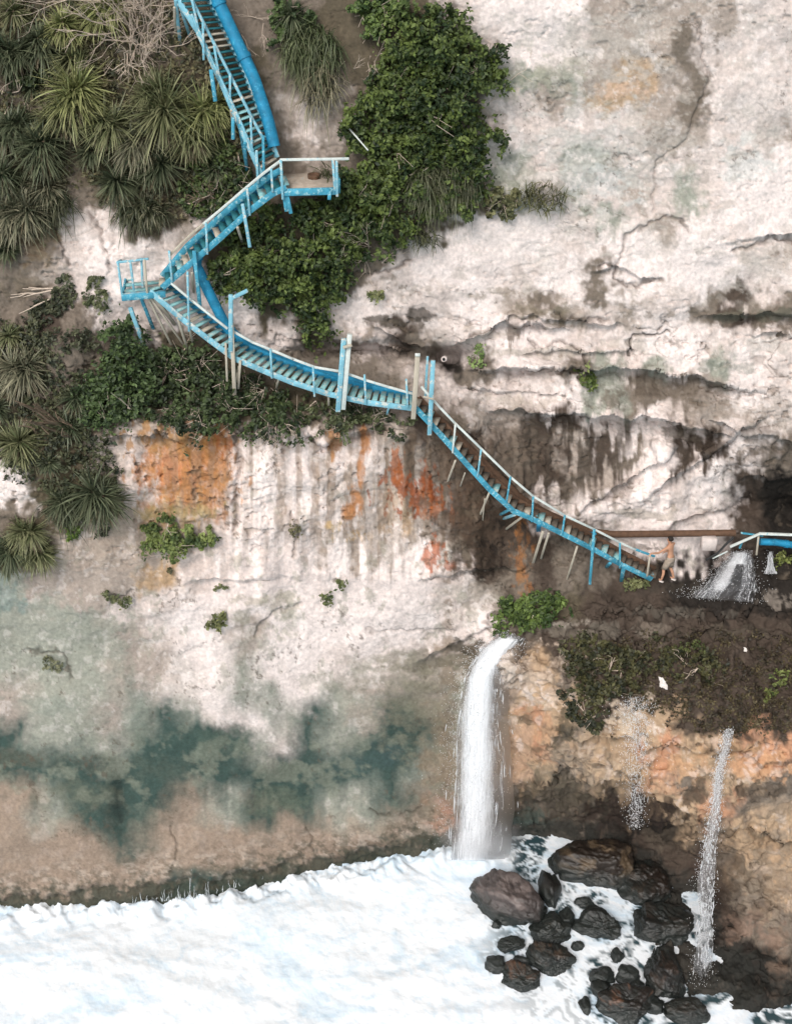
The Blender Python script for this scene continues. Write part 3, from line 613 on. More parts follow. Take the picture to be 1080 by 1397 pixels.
tc = n.new('ShaderNodeTexCoord'); t = n.new('ShaderNodeTexNoise'); t.inputs['Scale'].default_value = 9; t.inputs['Detail'].default_value = 8; l.new(tc.outputs['Object'], t.inputs[0]); bp = n.new('ShaderNodeBump'); bp.inputs['Distance'].default_value = .012; l.new(t.outputs[0], bp.inputs['Height']); l.new(bp.outputs[0], b.inputs['Normal'])
M['sea'] = m
sea = grid_mesh('sea', np.stack([X, Y, Zs], -1)[::-1], Cs[::-1], m); tag(sea, kind='structure')
ob = MB(); far = 1500
for (x0, x1, y0, y1) in [(-far, 24, -far, -17), (24, far, -far, 60), (-far, -24, -17, 60)]:
    ob.add([(x0, y0, -.05), (x1, y0, -.05), (x1, y1, -.05), (x0, y1, -.05)], [[0, 1, 2, 3]], lin((150, 185, 200)))
tag(ob.build('open_water', m), kind='structure')

# ------------------------------------------------------------------ boulders
M['boulder'] = mat('boulder_rock', attr=True, rough=.38, noise=(5, .3), bump=.035, bscale=7, spec=.45)
def ico(sub):
    import bmesh
    bm = bmesh.new(); bmesh.ops.create_icosphere(bm, subdivisions=sub, radius=1); v = np.array([x.co[:] for x in bm.verts]); f = np.array([[x.index for x in q.verts] for q in bm.faces]); bm.free(); return v, f
ICO5 = ico(6); ICO4 = ico(4)
def boulder(px, py, rx, ry, c1, c2, label, seed, z=.1, rot=0, depth=1.0, name='boulder', hgt=1.0):
    v, f = ICO5 if rx > 18 else ICO4; rg = np.random.RandomState(seed); s = 36.0
    base = atz(px, py, z); v0 = v.copy(); rad = np.ones(len(v))
    for k in range(11):   # chopped facets
        d = rg.randn(3); d /= np.linalg.norm(d); h = v0 @ d; cut = rg.uniform(.62, .9) if seed != 300 else rg.uniform(.84, .96); rad = np.minimum(rad, np.where(h > cut, cut / np.maximum(h, .01), 1))
    o_ = seed * 3.7
    rad = rad + .13 * fbm2(v0[:, 0] * 1.5 + o_, v0[:, 1] * 1.5 + v0[:, 2] * 2.1, 4, seed) + (.055 if seed != 300 else .03) * fbm2(v0[:, 0] * 4 + v0[:, 1] * 2, v0[:, 2] * 5 + o_, 4, seed + 1, .6) + .015 * fbm2(v0[:, 0] * 16 + v0[:, 1] * 9, v0[:, 2] * 16 + o_, 2, seed + 1)
    v = v0 * rad[:, None] * np.array([rx / s, ry / s * depth, (rx + ry) / 2 / s * .85 * hgt]) * 1.0
    c, s_ = math.cos(R(rot)), math.sin(R(rot)); v = v @ np.array([[c, s_, 0], [-s_, c, 0], [0, 0, 1]])
    mx = smooth(.0, .5, fbm2(v0[:, 0] * 2.2 + o_, v0[:, 2] * 2.2 + v0[:, 1] * 1.3, 4, seed + 4, .6))[:, None]
    col = (lin(c1) * (1 - mx) + lin(c2) * mx) * (.75 if rx > 45 else .55)
    wz = v[:, 2] + base[2]; wet = (1 - smooth(.2, .85, wz + .15 * fbm2(v0[:, 0] * 4, v0[:, 1] * 4, 3, seed)))[:, None]; col = col * (1 - wet) + lin((40, 44, 42)) * wet
    o = MB().add(v, f, col).build(name, M['boulder'], smooth=True); o.location = Vector(base); tag(o, label, 'boulder', 'boulders in the surf below the waterfalls')
for k, (px, py, rx, ry, c1, c2, lb, rot, hg) in enumerate(BL): boulder(px, py, rx, ry, c1, c2, lb, 300 + k, rot=rot, hgt=hg, z=.05)

# ------------------------------------------------------------------ falling water
M['water'] = mat('falling_water', (.95, .96, .98), .4, alpha=(1.0, .74, 1.28), stretch=(11, 11, .6), spec=.3, trans=.3)
M['backwash'] = mat('thin_runoff', (.75, .8, .82), .4, alpha=(1.0, 1.35, 1.75), stretch=(8, 8, 3))
M['drop'] = mat('white_spray', (.96, .97, .99), .35, spec=.5, trans=.35)
def fall_path(f, g, n=26):
    """f(t)->(px,py,Y) left edge, g the right edge"""
    t = np.linspace(0, 1, n); L = np.array([f(a) for a in t]); Rr = np.array([g(a) for a in t]); return L, Rr
def poly(pts):
    p = np.array(pts, float); s = np.linspace(0, 1, len(p))
    return lambda t: np.array([np.interp(t, s, p[:, k]) for k in range(3)])
def waterfall(label, left, right, dens, seed, nst, ndrop, name='waterfall', sheets=3, wid=(.012, .05), ln=(.2, 1.1), inset=.12, fade=.78):
    rg = np.random.RandomState(seed); fl, fr = poly(left), poly(right)
    p0 = fl(1.0); root = empty(name, at(*p0), label, 'waterfall')
    for k in range(sheets):
        n, mcols = 40, 14; G = []; Cc = []
        for t in np.linspace(0, 1, n):
            a, b_ = fl(t), fr(t)
            for s in np.linspace(0, 1, mcols):
                q = a * (1 - s) + b_ * s; q = at(q[0] + 2 * math.sin(s * 9 + k * 2 + t * 3) + (6 * s - 3) * float(vnoise2(np.array(t * 11.0 + seed + s * 1.5), np.array(k * 3.1))) * min(1, (b_[0] - a[0]) / 30), q[1], q[2] - .06 * k - .22 * math.sin(math.pi * s) + .02 * math.sin(s * 14 + k)); G.append(q)
                e = min(1, 3.5 * s * 1.0 + .15) * min(1, 2.4 * (1 - s)); Cc.append([(dens(s, t) * e) * (1 - smooth(fade + .14 * math.sin(s * 17 + k * 2), 1.0 if fade < 1 else 1.5, t)) * smooth(0, .06, t) - .1] * 3)
        idx = np.arange(n * mcols).reshape(n, mcols); f = np.stack([idx[:-1, :-1], idx[1:, :-1], idx[1:, 1:], idx[:-1, 1:]], -1).reshape(-1, 4)
        MB().add(G, f, np.clip(Cc, 0, 1)).build('water_sheet', M['water'], root, smooth=True)
    mb = MB(); done = 0; tries = 0
    while done < nst and tries < nst * 20:
        tries += 1; s = rg.rand(); t = rg.rand()
        if rg.rand() > dens(s, t): continue
        done += 1; t = min(t, .97 - .22 * rg.rand()) if fade < 1 else t; Lm = rg.uniform(*ln) * (.35 + .65 * t); wd = rg.uniform(*wid) * .5; jit = rg.uniform(-.06, .06); dy = -rg.uniform(0, .3)
        s = s + (rg.normal(0, .16 if fade > 1 else .05) if rg.rand() < .35 else 0); a, b_ = fl(t), fr(t); dist = np.linalg.norm(at(*fr(1)) - at(*fl(0))); dt = Lm / max(dist, 1); tt = np.linspace(t, min(1, t + dt), 5); vs = []
        for i_, u in enumerate(tt):
            a, b_ = fl(u), fr(u); q = a * (1 - s) + b_ * s; w3 = at(q[0], q[1], q[2] + dy) + np.array([jit + rg.uniform(-.008, .008), 0, 0]); ww = wd * math.sin(math.pi * (i_ + .35) / 4.8)
            vs += [w3 + [-ww, 0, 0], w3 + [ww, 0, 0], w3 + [0, -ww, 0]]
        f = [];
        for i_ in range(4):
            for e, g in ((0, 2), (2, 1), (1, 0)): f.append([i_ * 3 + e, i_ * 3 + g, i_ * 3 + 3 + g, i_ * 3 + 3 + e])
        mb.add(vs, f, (1, 1, 1))
    if nst: mb.build('water_strands', M['drop'], root, smooth=True)
    mb = MB()
    for k in range(ndrop):
        t = rg.rand() ** .8; s = rg.normal(.42, .3)
        if rg.rand() > dens(min(max(s, 0), 1), t) + .12: continue
        a, b_ = fl(t), fr(t); q = a * (1 - s) + b_ * s; c = at(q[0] + rg.normal(0, 2.5), q[1] + rg.normal(0, 2), q[2] - rg.uniform(0, .45)); r_ = rg.uniform(.005, .012)
        mb.add([c + [r_, 0, 0], c + [-r_, r_, 0], c + [-r_, -r_, 0], c + [0, 0, r_ * 2.4]], [[0, 1, 2], [0, 1, 3], [1, 2, 3], [2, 0, 3]], (1, 1, 1))
    mb.build('spray', M['drop'], root)
    return root
waterfall('tall broad white waterfall pouring off the left end of the mossy ledge',
    [(690, 862, .75), (655, 885, .45), (634, 925, .3), (626, 980, .3), (622, 1040, .4), (620, 1100, .55), (616, 1174, .75)],
    [(716, 872, .7), (702, 895, .35), (690, 925, .2), (692, 980, .25), (698, 1040, .4), (700, 1100, .6), (690, 1172, .85)],
    lambda s, t: max(.04, (1.0 - 1.8 * max(0, s - .4))) * (1 - .25 * t) if t > .25 else (1.0 - .5 * max(0, s - .5)), 5, 600, 12000, inset=.2, fade=1.2)
waterfall('thin white waterfall dropping from the brown moss on the right over the orange rim',
    [(989, 994, -2.7), (979, 1030, -3.0), (974, 1055, -3.1), (973, 1080, -3.2), (963, 1120, -3.3), (958, 1160, -3.35), (950, 1200, -3.4), (952, 1240, -3.6), (946, 1300, -3.9), (940, 1350, -4.6)],
    [(1000, 994, -2.7), (994, 1030, -3.0), (986, 1055, -3.1), (983, 1080, -3.2), (983, 1120, -3.3), (976, 1160, -3.35), (978, 1200, -3.4), (972, 1240, -3.6), (972, 1300, -3.9), (974, 1350, -4.6)],
    lambda s, t: (.50 - .28 * t) * (1 - abs(s - .5) * .9), 8, 700, 12000, wid=(.014, .045), ln=(.06, .3), fade=.5, sheets=1)
waterfall('faint veil of droplets falling in the middle over the orange rim',
    [(845, 950, -2.0), (848, 985, -2.6), (852, 1030, -2.8), (856, 1080, -2.8), (858, 1130, -2.8)],
    [(892, 950, -2.0), (890, 985, -2.6), (886, 1030, -2.8), (882, 1080, -2.8), (878, 1130, -2.8)],
    lambda s, t: (.30 if t < .45 else .12) * (1 - 1.4 * abs(s - .5)), 9, 200, 9000, sheets=0, wid=(.008, .02), ln=(.08, .35))
def Ty(px, py): return float(T(px, py)[0][1])
waterfall('short foaming cascade spilling over rocks right of the walking man',
    [(1000, 752, Ty(1000, 752) - .15), (985, 772, Ty(985, 772) - .15), (965, 795, Ty(965, 795) - .15), (945, 815, Ty(945, 815) - .1)],
    [(1024, 752, Ty(1024, 752) - .15), (1026, 772, Ty(1026, 772) - .15), (1030, 795, Ty(1030, 795) - .15), (1026, 822, Ty(1026, 822) - .1)],
    lambda s, t: .10 if (.42 < s < .72 and t > .3) else .8, 12, 220, 4000, sheets=3, fade=.62, name='cascade', wid=(.012, .035), ln=(.1, .5))
waterfall('narrow trickle running down black rock at the right edge of the photo',
    [(1048, 752, Ty(1048, 752) - .12), (1047, 765, Ty(1047, 765) - .12), (1043, 783, Ty(1043, 783) - .1)],
    [(1053, 752, Ty(1053, 752) - .12), (1053, 765, Ty(1053, 765) - .12), (1058, 783, Ty(1058, 783) - .1)],
    lambda s, t: .5, 14, 60, 200, name='trickle', sheets=1)
def mist(c, rx, ry, rz, dens_, label, flat=1.0, sc=1.4):
    v, f = ICO4; o = MB().add(v, f).build('mist', mist_mat(dens_, sc), smooth=True); o.location = Vector([float(a) for a in c]); o.scale = (rx, ry, rz); tag(o, label, 'mist', kind='stuff')
def mist_mat(dn, sc):
    m = bpy.data.materials.new('white_mist'); m.use_nodes = True; n = m.node_tree.nodes; l = m.node_tree.links; n.remove(n['Principled BSDF'])
    pv = n.new('ShaderNodeVolumePrincipled'); pv.inputs['Color'].default_value = (.98, .985, 1, 1); pv.inputs['Anisotropy'].default_value = 0
    tc = n.new('ShaderNodeTexCoord'); ln_ = n.new('ShaderNodeVectorMath'); ln_.operation = 'LENGTH'; l.new(tc.outputs['Object'], ln_.inputs[0])
    r = n.new('ShaderNodeMapRange'); r.interpolation_type = 'SMOOTHSTEP'; r.inputs['From Min'].default_value = .95; r.inputs['From Max'].default_value = .1; l.new(ln_.outputs['Value'], r.inputs[0])
    t = n.new('ShaderNodeTexNoise'); t.inputs['Scale'].default_value = sc; t.inputs['Detail'].default_value = 4; l.new(tc.outputs['Object'], t.inputs[0])
    r2 = n.new('ShaderNodeMapRange'); r2.inputs['From Min'].default_value = .35; r2.inputs['From Max'].default_value = .7; r2.inputs['To Max'].default_value = 1.6; l.new(t.outputs[0], r2.inputs[0])
    a = n.new('ShaderNodeMath'); a.operation = 'MULTIPLY'; l.new(r.outputs[0], a.inputs[0]); l.new(r2.outputs[0], a.inputs[1]); b_ = n.new('ShaderNodeMath'); b_.operation = 'MULTIPLY'; l.new(a.outputs[0], b_.inputs[0]); b_.inputs[1].default_value = dn
    l.new(b_.outputs[0], pv.inputs['Density']); l.new(pv.outputs[0], n['Material Output'].inputs['Volume']); return m
mist(at(655, 1145, .55), 2.0, 1.0, 1.6, .8, 'white mist thrown up where the tall waterfall meets the sea')
mist(at(957, 1345, -4.2), .6, .5, .9, .5, 'white mist at the foot of the thin waterfall')
# sea water draining off the weedy foot of the wall
mb = MB(); rg = np.random.RandomState(21)
for k in range(60):
    px = rg.normal(250, 42); wl = np.interp(px, [0, 140, 280, 350, 420], [1256, 1240, 1222, 1200, 1188]); L = rg.gamma(2.0, 4.5)
    pts = [T(px + rg.uniform(-1, 1), wl - L * s_, .06)[0] for s_ in (1, .66, .33, 0)]
    tube(mb, pts, [.004, rg.uniform(.006, .016), rg.uniform(.008, .022), .02], 5, (1, 1, 1))
o = mb.build('backwash', M['backwash'], smooth=True); tag(o, 'white streams of sea water draining off the weedy foot of the cliff', 'water', kind='stuff')
#@@STAIRS
# ------------------------------------------------------------------ the blue cliff stair
def P3(p, dy=0.0): return at(p[0], p[1], p[2] + dy)
def resample(pts, n):
    p = np.array(pts, float); d = np.concatenate([[0], np.cumsum(np.linalg.norm(np.diff(p, axis=0), axis=1))]); s = np.linspace(0, d[-1], n)
    return np.stack([np.interp(s, d, p[:, k]) for k in range(3)], 1)
def Yof(path, px, py=None):
    p = np.array(path, float); k = 0 if abs(p[-1, 0] - p[0, 0]) > abs(p[-1, 1] - p[0, 1]) else 1; v = px if k == 0 else py
    o_ = np.argsort(p[:, k]); return float(np.interp(v, p[o_, k], p[o_, 2]))
def stringer(root, pts, m, w=.055, h=.17, name='stringer', c=0):
    mb = MB()
    for a, b_ in zip(pts[:-1], pts[1:]):
        e = (b_ - a); e = e / np.linalg.norm(e) * .02; beam(mb, a - e, b_ + e, w, h)
    return mb.build(name, m, root, bevel=.008)
def flight(name, label, outer, inner, n, treads_m, str_m, rails, posts, group='flights of the blue stair', inner_m=None, tread_d=.2, braces=()):
    """outer / inner: stringer lines [(px,py,Y)...]; rails: lists of points; posts: (x0,y0,x1,y1,mat,width[,dy])"""
    O3 = np.array([P3(p) for p in outer]); I3 = np.array([P3(p) for p in inner])
    root = empty(name, O3[-1], label, 'staircase', group)
    stringer(root, O3, str_m); stringer(root, I3, inner_m or str_m)
    A = resample(O3, n); B = resample(I3, n); rg = np.random.RandomState(n)
    for k in range(n):
        a, b_ = A[k].copy(), B[k].copy(); run = np.array([A[min(k + 1, n - 1)][i] - A[max(k - 1, 0)][i] for i in (0, 1)]); run = np.append(run, 0); run /= np.linalg.norm(run) + 1e-9
        a[2] += .05; b_[2] = a[2] + (b_[2] - a[2]) * .5 + rg.uniform(-.012, .012); d, s_, u = frame(b_ - a)
        mb = MB(); beam(mb, a + d * .02, b_ - d * .02, tread_d * rg.uniform(.88, 1.06), .035); mb.build('tread', treads_m if rg.rand() < .68 else (WD if rg.rand() < .5 else TR), root)
    for r_ in rails:
        pts = [P3(p) for p in r_[0]]; mb = MB()
        for a, b_ in zip(pts[:-1], pts[1:]):
            e = (b_ - a); e = e / np.linalg.norm(e) * .02; beam(mb, a - e, b_ + e, r_[2] if len(r_) > 2 else .05, .07)
        mb.build('handrail', r_[1], root, bevel=.006)
    for p in posts:
        dy = p[6] if len(p) > 6 else -.05; y = Yof(outer, (p[0] + p[2]) / 2, p[3])
        mb = MB(); beam(mb, at(p[0], p[1], y + dy), at(p[2], p[3], y + dy), p[5], p[5] * .9, up=(0, 1, 0)); mb.build('post', p[4], root, bevel=.006)
    for p in braces:   # props running down to the rock
        mb = MB(); a = at(p[0], p[1], p[4]); b_, nn = T(p[2], p[3], -.12); beam(mb, a, b_, p[6], p[6] * .8, up=(0, 1, 0)); mb.build('prop', p[5], root, bevel=.006)
    return root
BL_, PA, WD, RA, TR, DP = M['blue'], M['bluepale'], M['wood'], M['rail'], M['tread'], M['bluedeep']
# top flight
o1 = [(232, -30, 3.1), (243, 0, 2.95), (270, 42, 2.7), (300, 108, 2.35), (330, 178, 1.95), (357, 238, 1.65)]
i1 = [(272, -30, 3.4), (285, 0, 3.25), (306, 40, 3.0), (332, 95, 2.65), (356, 155, 2.25), (378, 214, 1.95)]
flight('stair_flight', 'steep blue top flight climbing past the pandanus to the upper edge', o1, i1, 34, M['tread_dark'] if 'tread_dark' in M else TR, PA, 
  [([(246, -30, 3.0), (262, 0, 2.8), (290, 55, 2.5), (318, 110, 2.2), (346, 165, 1.85), (360, 190, 1.75)], PA, .06), ([(262, 20, 2.75), (292, 88, 2.4), (322, 152, 2.0), (345, 205, 1.75)], PA, .05)],
  [(262, 0, 272, 44, PA, .06), (277, 30, 278, 82, PA, .06), (292, 62, 300, 108, PA, .06), (314, 100, 314, 142, PA, .06), (288, 95, 294, 138, BL_, .10), (342, 160, 344, 205, PA, .06), (318, 160, 318, 190, BL_, .09), (359, 185, 360, 238, BL_, .07), (350, 205, 352, 250, PA, .07)],
  braces=[(240, 0, 246, 60, 2.9, PA, .09), (246, 8, 259, 55, 2.9, PA, .08), (238, 10, 240, 55, 2.9, WD, .07), (327, 170, 340, 240, 1.9, BL_, .09), (316, 150, 321, 190, 2.1, WD, .09), (334, 195, 338, 242, 1.8, BL_, .08)])
# upper right platform
root = empty('platform', at(388, 262, 1.45), 'upper viewing platform with blue railing beside the big green bush', 'platform', 'railed platforms of the stair')
mb = MB(); z_ = at(388, 258, 1.5)[2]; A_ = atz(388, 259, z_); B_ = atz(461, 257, z_); C_ = atz(462, 224, z_); D_ = atz(384, 226, z_)
top = [A_, B_, C_, D_]; bot = [q - [0, 0, .1] for q in top]; mb.add(top + bot, [[0, 1, 2, 3], [7, 6, 5, 4], [0, 4, 5, 1], [1, 5, 6, 2], [2, 6, 7, 3], [3, 7, 4, 0]]); mb.build('deck', M['deck'], root)
mb = MB(); beam(mb, A_ + [0, -.03, -.06], B_ + [.0, -.03, -.06], .06, .2); mb.build('edge_beam', BL_, root, bevel=.008)
mb = MB(); beam(mb, B_ + [0.03, 0, -.06], C_ + [.03, 0, -.06], .06, .16); mb.build('edge_beam', BL_, root, bevel=.008)
yq = A_[1] - .05
mb = MB(); beam(mb, at(382, 218, yq), at(476, 216.5, yq), .05, .07); mb.build('handrail', RA, root, bevel=.006)
for a in [(383, 218, 386, 272), (454, 218, 457, 260), (459, 219, 460, 268)]:
    mb = MB(); beam(mb, at(a[0], a[1], yq), at(a[2], a[3], yq), .07, .07, up=(0, 1, 0)); mb.build('post', PA, root, bevel=.006)
for a in [(391, 262, 397, 291), (387, 262, 391, 288), (450, 260, 449, 272)]:
    mb = MB(); beam(mb, at(a[0], a[1], yq + .1), at(a[2], a[3], yq + .1), .1, .09, up=(0, 1, 0)); mb.build('leg', BL_, root, bevel=.006)
hb = MB(); hc = atz(428, 243, z_ + .0); an = np.linspace(0, 2 * np.pi, 19)[:-1]  # raised brown ring that stands for a dark hole in the deck
hv = [hc + [math.cos(a) * r_, math.sin(a) * r_, h] for r_, h in ((.17, .0), (.17, .12), (.13, .12), (.13, .01)) for a in an]
hb.add(hv, [[k * 18 + i, k * 18 + (i + 1) % 18, (k + 1) * 18 + (i + 1) % 18, (k + 1) * 18 + i] for k in range(3) for i in range(18)], (.3, .3, .3))
hb.add(hv[54:], [[i, (i + 1) % 18, (i + 2) % 18] for i in range(0, 17)][:1], (.1, .1, .1)); hb.build('hole_ring', M['rust']); po = bpy.data.objects['hole_ring']; tag(po, 'brown ring around a dark hole in the deck of the upper platform', 'hole_ring')
# second flight, down to the left
o2 = [(390, 256, 1.4), (372, 264, 1.35), (340, 288, 1.2), (300, 325, 1.05), (262, 358, .9), (222, 392, .75)]
i2 = [(384, 232, 1.75), (368, 240, 1.75), (334, 266, 1.6), (294, 302, 1.45), (256, 336, 1.3), (222, 376, 1.15)]
flight('stair_flight', 'short blue flight slanting down from the upper platform to the left landing', o2, i2, 20, M['tread_dark'], BL_,
  [([(383, 219, 1.4), (360, 236, 1.3), (336, 256, 1.2), (300, 287, 1.05), (278, 305, .98)], RA), ([(278, 305, .98), (255, 325, .9), (232, 348, .8)], WD, .04)],
  [(337, 256, 341, 294, PA, .06), (331, 278, 341, 337, PA, .09, -.12), (281, 304, 283, 347, PA, .06), (231, 342, 235, 385, PA, .06), (265, 342, 273, 418, BL_, .10, -.1), (370, 230, 372, 262, PA, .06)],
  braces=[(324, 310, 333, 338, 1.1, WD, .07), (262, 372, 264, 402, .8, WD, .06), (255, 375, 257, 402, .8, WD, .06)])
# left landing
root = empty('platform', at(165, 402, .6), 'small left landing boxed by a pale blue railing at the turn', 'platform', 'railed platforms of the stair')
z_ = at(168, 400, .6)[2]; A_ = atz(167, 403, z_); B_ = atz(226, 398, z_); C_ = atz(232, 372, z_); D_ = atz(172, 378, z_)
for k in range(6):
    t0, t1 = k / 6 + .01, (k + 1) / 6 - .01; mb = MB()
    q = [A_ * (1 - t0) + D_ * t0, B_ * (1 - t0) + C_ * t0, B_ * (1 - t1) + C_ * t1, A_ * (1 - t1) + D_ * t1]; mb.add(q + [x - [0, 0, .04] for x in q], [[0, 1, 2, 3], [7, 6, 5, 4], [0, 4, 5, 1], [1, 5, 6, 2], [2, 6, 7, 3], [3, 7, 4, 0]])
    if k in (0, 1, 3, 5): mb.build('deck_board', TR if k % 2 else PA, root)
mb = MB(); beam(mb, A_ + [-.02, -.03, -.06], B_ + [0, -.03, -.06], .06, .18); mb.build('edge_beam', BL_, root, bevel=.008)
mb = MB(); beam(mb, A_ + [0, 0, -.06], D_ + [0, 0, -.06], .06, .16); mb.build('edge_beam', BL_, root, bevel=.008)
for a, b_ in (((160, 358, .6), (203, 353, .6)), ((160, 358, .6), (166, 355, 1.15))):
    mb = MB(); beam(mb, P3(a), P3(b_), .05, .06); mb.build('handrail', PA, root, bevel=.006)
for a in [(161, 358, 167, 402, .57, PA), (178, 357, 183, 396, .57, PA), (197, 354, 201, 400, .57, WD), (193, 352, 195, 392, .7, PA)]:
    mb = MB(); beam(mb, at(a[0], a[1], a[4]), at(a[2], a[3], a[4]), .06, .06, up=(0, 1, 0)); mb.build('post', a[5], root, bevel=.006)
for a in [(178, 420, 199, 478, PA, .11), (190, 400, 205, 448, BL_, .09), (200, 402, 232, 470, WD, .06), (210, 404, 238, 440, WD, .09), (204, 404, 252, 468, WD, .06)]:
    mb = MB(); beam(mb, at(a[0], a[1], .68), T(a[2], a[3], .15)[0], a[5], a[5] * .8, up=(0, 1, 0)); mb.build('leg', a[4], root, bevel=.006)
# third flight: long sagging walkway to the right
o3 = [(205, 398, .62), (250, 436, .5), (285, 463, .4), (320, 489, .32), (360, 506, .3), (400, 522, .3), (450, 538, .32), (500, 549, .36), (562, 557, .42)]
i3 = [(232, 390, 1.3), (272, 424, 1.2), (304, 450, 1.1), (338, 472, 1.0), (374, 489, .98), (412, 503, .98), (460, 518, 1.0), (508, 530, 1.05), (562, 538, 1.1)]
flight('stair_flight', 'long sagging blue flight with open treads crossing above the orange wall', o3, i3, 38, TR, PA,
  [([(232, 385, .8), (262, 410, .6), (310, 448, .35)], RA), ([(318, 452, .33), (345, 467, .3), (370, 477, .28), (400, 490, .28), (430, 501, .28), (466, 507, .3), (500, 519, .33), (530, 528, .36), (562, 537, .4)], RA)],
  [(256, 370, 258, 452, PA, .06), (369, 476, 371, 516, PA, .06), (427, 500, 429, 541, PA, .06), (497, 511, 499, 552, PA, .06), (554, 517, 556, 556, PA, .06)],
  inner_m=DP, tread_d=.16,
  braces=[(242, 432, 258, 483, .5, WD, .07), (258, 445, 262, 470, .5, WD, .06), (326, 500, 322, 530, .35, WD, .07), (448, 540, 447, 556, .35, WD, .06), (380, 517, 378, 530, .3, WD, .06), (530, 556, 530, 566, .4, PA, .06)])
# fourth flight: down to the mossy ledge
o4 = [(566, 556, .42), (600, 592, .5), (640, 637, .6), (668, 668, .66), (700, 697, .72), (722, 706, .82), (765, 727, 1.1), (805, 747, 1.4), (845, 769, 1.7), (888, 790, 1.95)]
i4 = [(571, 543, .85), (606, 579, .95), (646, 623, 1.05), (674, 655, 1.1), (706, 683, 1.18), (728, 693, 1.3), (771, 713, 1.58), (811, 733, 1.88), (851, 755, 2.1), (892, 776, 2.35)]
flight('stair_flight', 'lowest blue flight running down the dark wall to the walking man', o4, i4, 40, M['deckwood'], BL_,
  [([(575, 528, .42), (600, 556, .46), (620, 577, .55), (656, 612, .6), (695, 650, .68), (727, 677, .8), (770, 703, 1.1)], RA, .04), ([(770, 703, 1.1), (810, 722, 1.4), (845, 740, 1.68), (866, 750, 1.8)], RA, .04), ([(862, 748, 1.8), (892, 759, 1.95)], BL_, .05)],
  [(621, 578, 617, 618, RA, .055), (656, 613, 651, 650, PA, .055), (696, 650, 690, 688, BL_, .055), (727, 677, 725, 712, BL_, .06), (770, 703, 766, 730, BL_, .06), (810, 722, 804, 797, BL_, .085), (845, 741, 845, 775, BL_, .06), (886, 757, 882, 786, WD, .06)],
  inner_m=M['rust'], tread_d=.24,
  braces=[(621, 628, 615, 664, .65, WD, .06), (634, 645, 630, 666, .65, WD, .04), (667, 672, 656, 708, .75, WD, .06), (661, 680, 662, 725, .75, WD, .035), (702, 702, 687, 716, .8, PA, .09), (712, 705, 692, 726, .9, WD, .07), (740, 725, 727, 770, 1.0, WD, .08), (748, 727, 740, 764, 1.05, WD, .07),
          (787, 745, 775, 795, 1.35, WD, .06), (850, 775, 846, 793, 1.75, BL_, .12), (697, 694, 685, 706, .8, BL_, .08), (735, 715, 734, 726, .9, DP, .14), (832, 768, 831, 775, 1.6, BL_, .1)])
# tall posts beside the stair, each standing by itself
for nm, lb, bits in [
  ('support_post', 'tall blue post with a slanted arm rising through the sagging flight', [('post', (315, 402, 315, 480, .2), PA, .12), ('pole', (316, 440, 321, 558, .22), WD, .11), ('arm', (314, 408, 338, 396, .2), PA, .1)]),
  ('support_post', 'pair of bolted whitish posts in the middle of the sagging flight', [('post', (469, 462, 461, 561, .12), PA, .15), ('post', (477, 456, 468, 558, .16), RA, .14), ('crosspiece', (468, 474, 480, 471, .02), WD, .08)]),
  ('support_post', 'single bleached wooden post where the sagging flight ends', [('post', (569.5, 484, 563.5, 571, .26), WD, .14), ('cap', (566, 484, 573, 484, .18), RA, .08)]),
  ('support_post', 'pale blue double post just right of the bleached one', [('post', (590.5, 492, 585.5, 593, .28), PA, .13), ('post', (583, 486, 580, 540, .5), PA, .07), ('crosspiece', (577, 541, 592, 545, .16), WD, .05)])]:
    q0 = bits[0][1]; root = empty(nm, at(q0[2], q0[3], q0[4]), lb, 'post', 'tall posts beside the stair')
    for n_, q, m_, w_ in bits:
        mb = MB(); beam(mb, at(q[0], q[1], q[4]), at(q[2], q[3], q[4]), w_, w_ * .8, up=(0, 1, 0)); mb.build(n_, m_, root, bevel=.01)
        if n_ == 'pole': # footing of the pole on the shrub shelf
            mb = MB(); beam(mb, at(308, 468, .2), at(310, 520, .3), .06, .06, up=(0, 1, 0)); mb.build('brace', WD, root, bevel=.006); mb = MB(); beam(mb, at(328, 492, .25), at(325, 530, .4), .07, .07, up=(0, 1, 0)); mb.build('brace', WD, root, bevel=.006)
# water pipes
def pipe(name, label, pts, r_, m_, rings=()):
    pts = np.array([P3(p) for p in pts]); P_ = []
    for k in range(len(pts) - 1):   # soften the bends
        a, b_ = pts[k], pts[k + 1]; P_ += [a * (1 - t) + b_ * t for t in (.12, .5, .88)] if 0 < k < len(pts) - 2 else [a * (1 - t) + b_ * t for t in (0, .5, .88)] if k == 0 else [a * (1 - t) + b_ * t for t in (.12, .5, 1)]
    root = empty(name, P_[-1], label, 'pipe'); tube(MB(), P_, r_, 14).build('pipe_run', m_, root, smooth=True)
    for t in rings:
        k = int(t * (len(P_) - 2)); d = P_[k + 1] - P_[k]; d = d / np.linalg.norm(d); tube(MB(), [P_[k] - d * .06, P_[k] + d * .06], r_ * 1.16, 14).build('coupling', m_, root, smooth=True)
    return root
pipe('water_pipe', 'fat bright blue pipe following the right side of the top flight', [(283, -40, 3.3), (296, -2, 3.15), (320, 50, 2.9), (346, 105, 2.55), (366, 165, 2.2), (374, 200, 2.0)], .17, DP, (.3, .6))
pipe('water_pipe', 'blue pipe bending under the short flight and along the sagging flight', [(374, 236, 2.0), (352, 256, 1.9), (310, 296, 1.75), (270, 340, 1.5), (268, 362, 1.35), (288, 405, 1.2), (310, 448, 1.1), (338, 473, 1.15), (380, 492, 1.25), (430, 508, 1.3), (500, 526, 1.35), (562, 542, 1.4)], .15, DP, (.35, .6, .8))
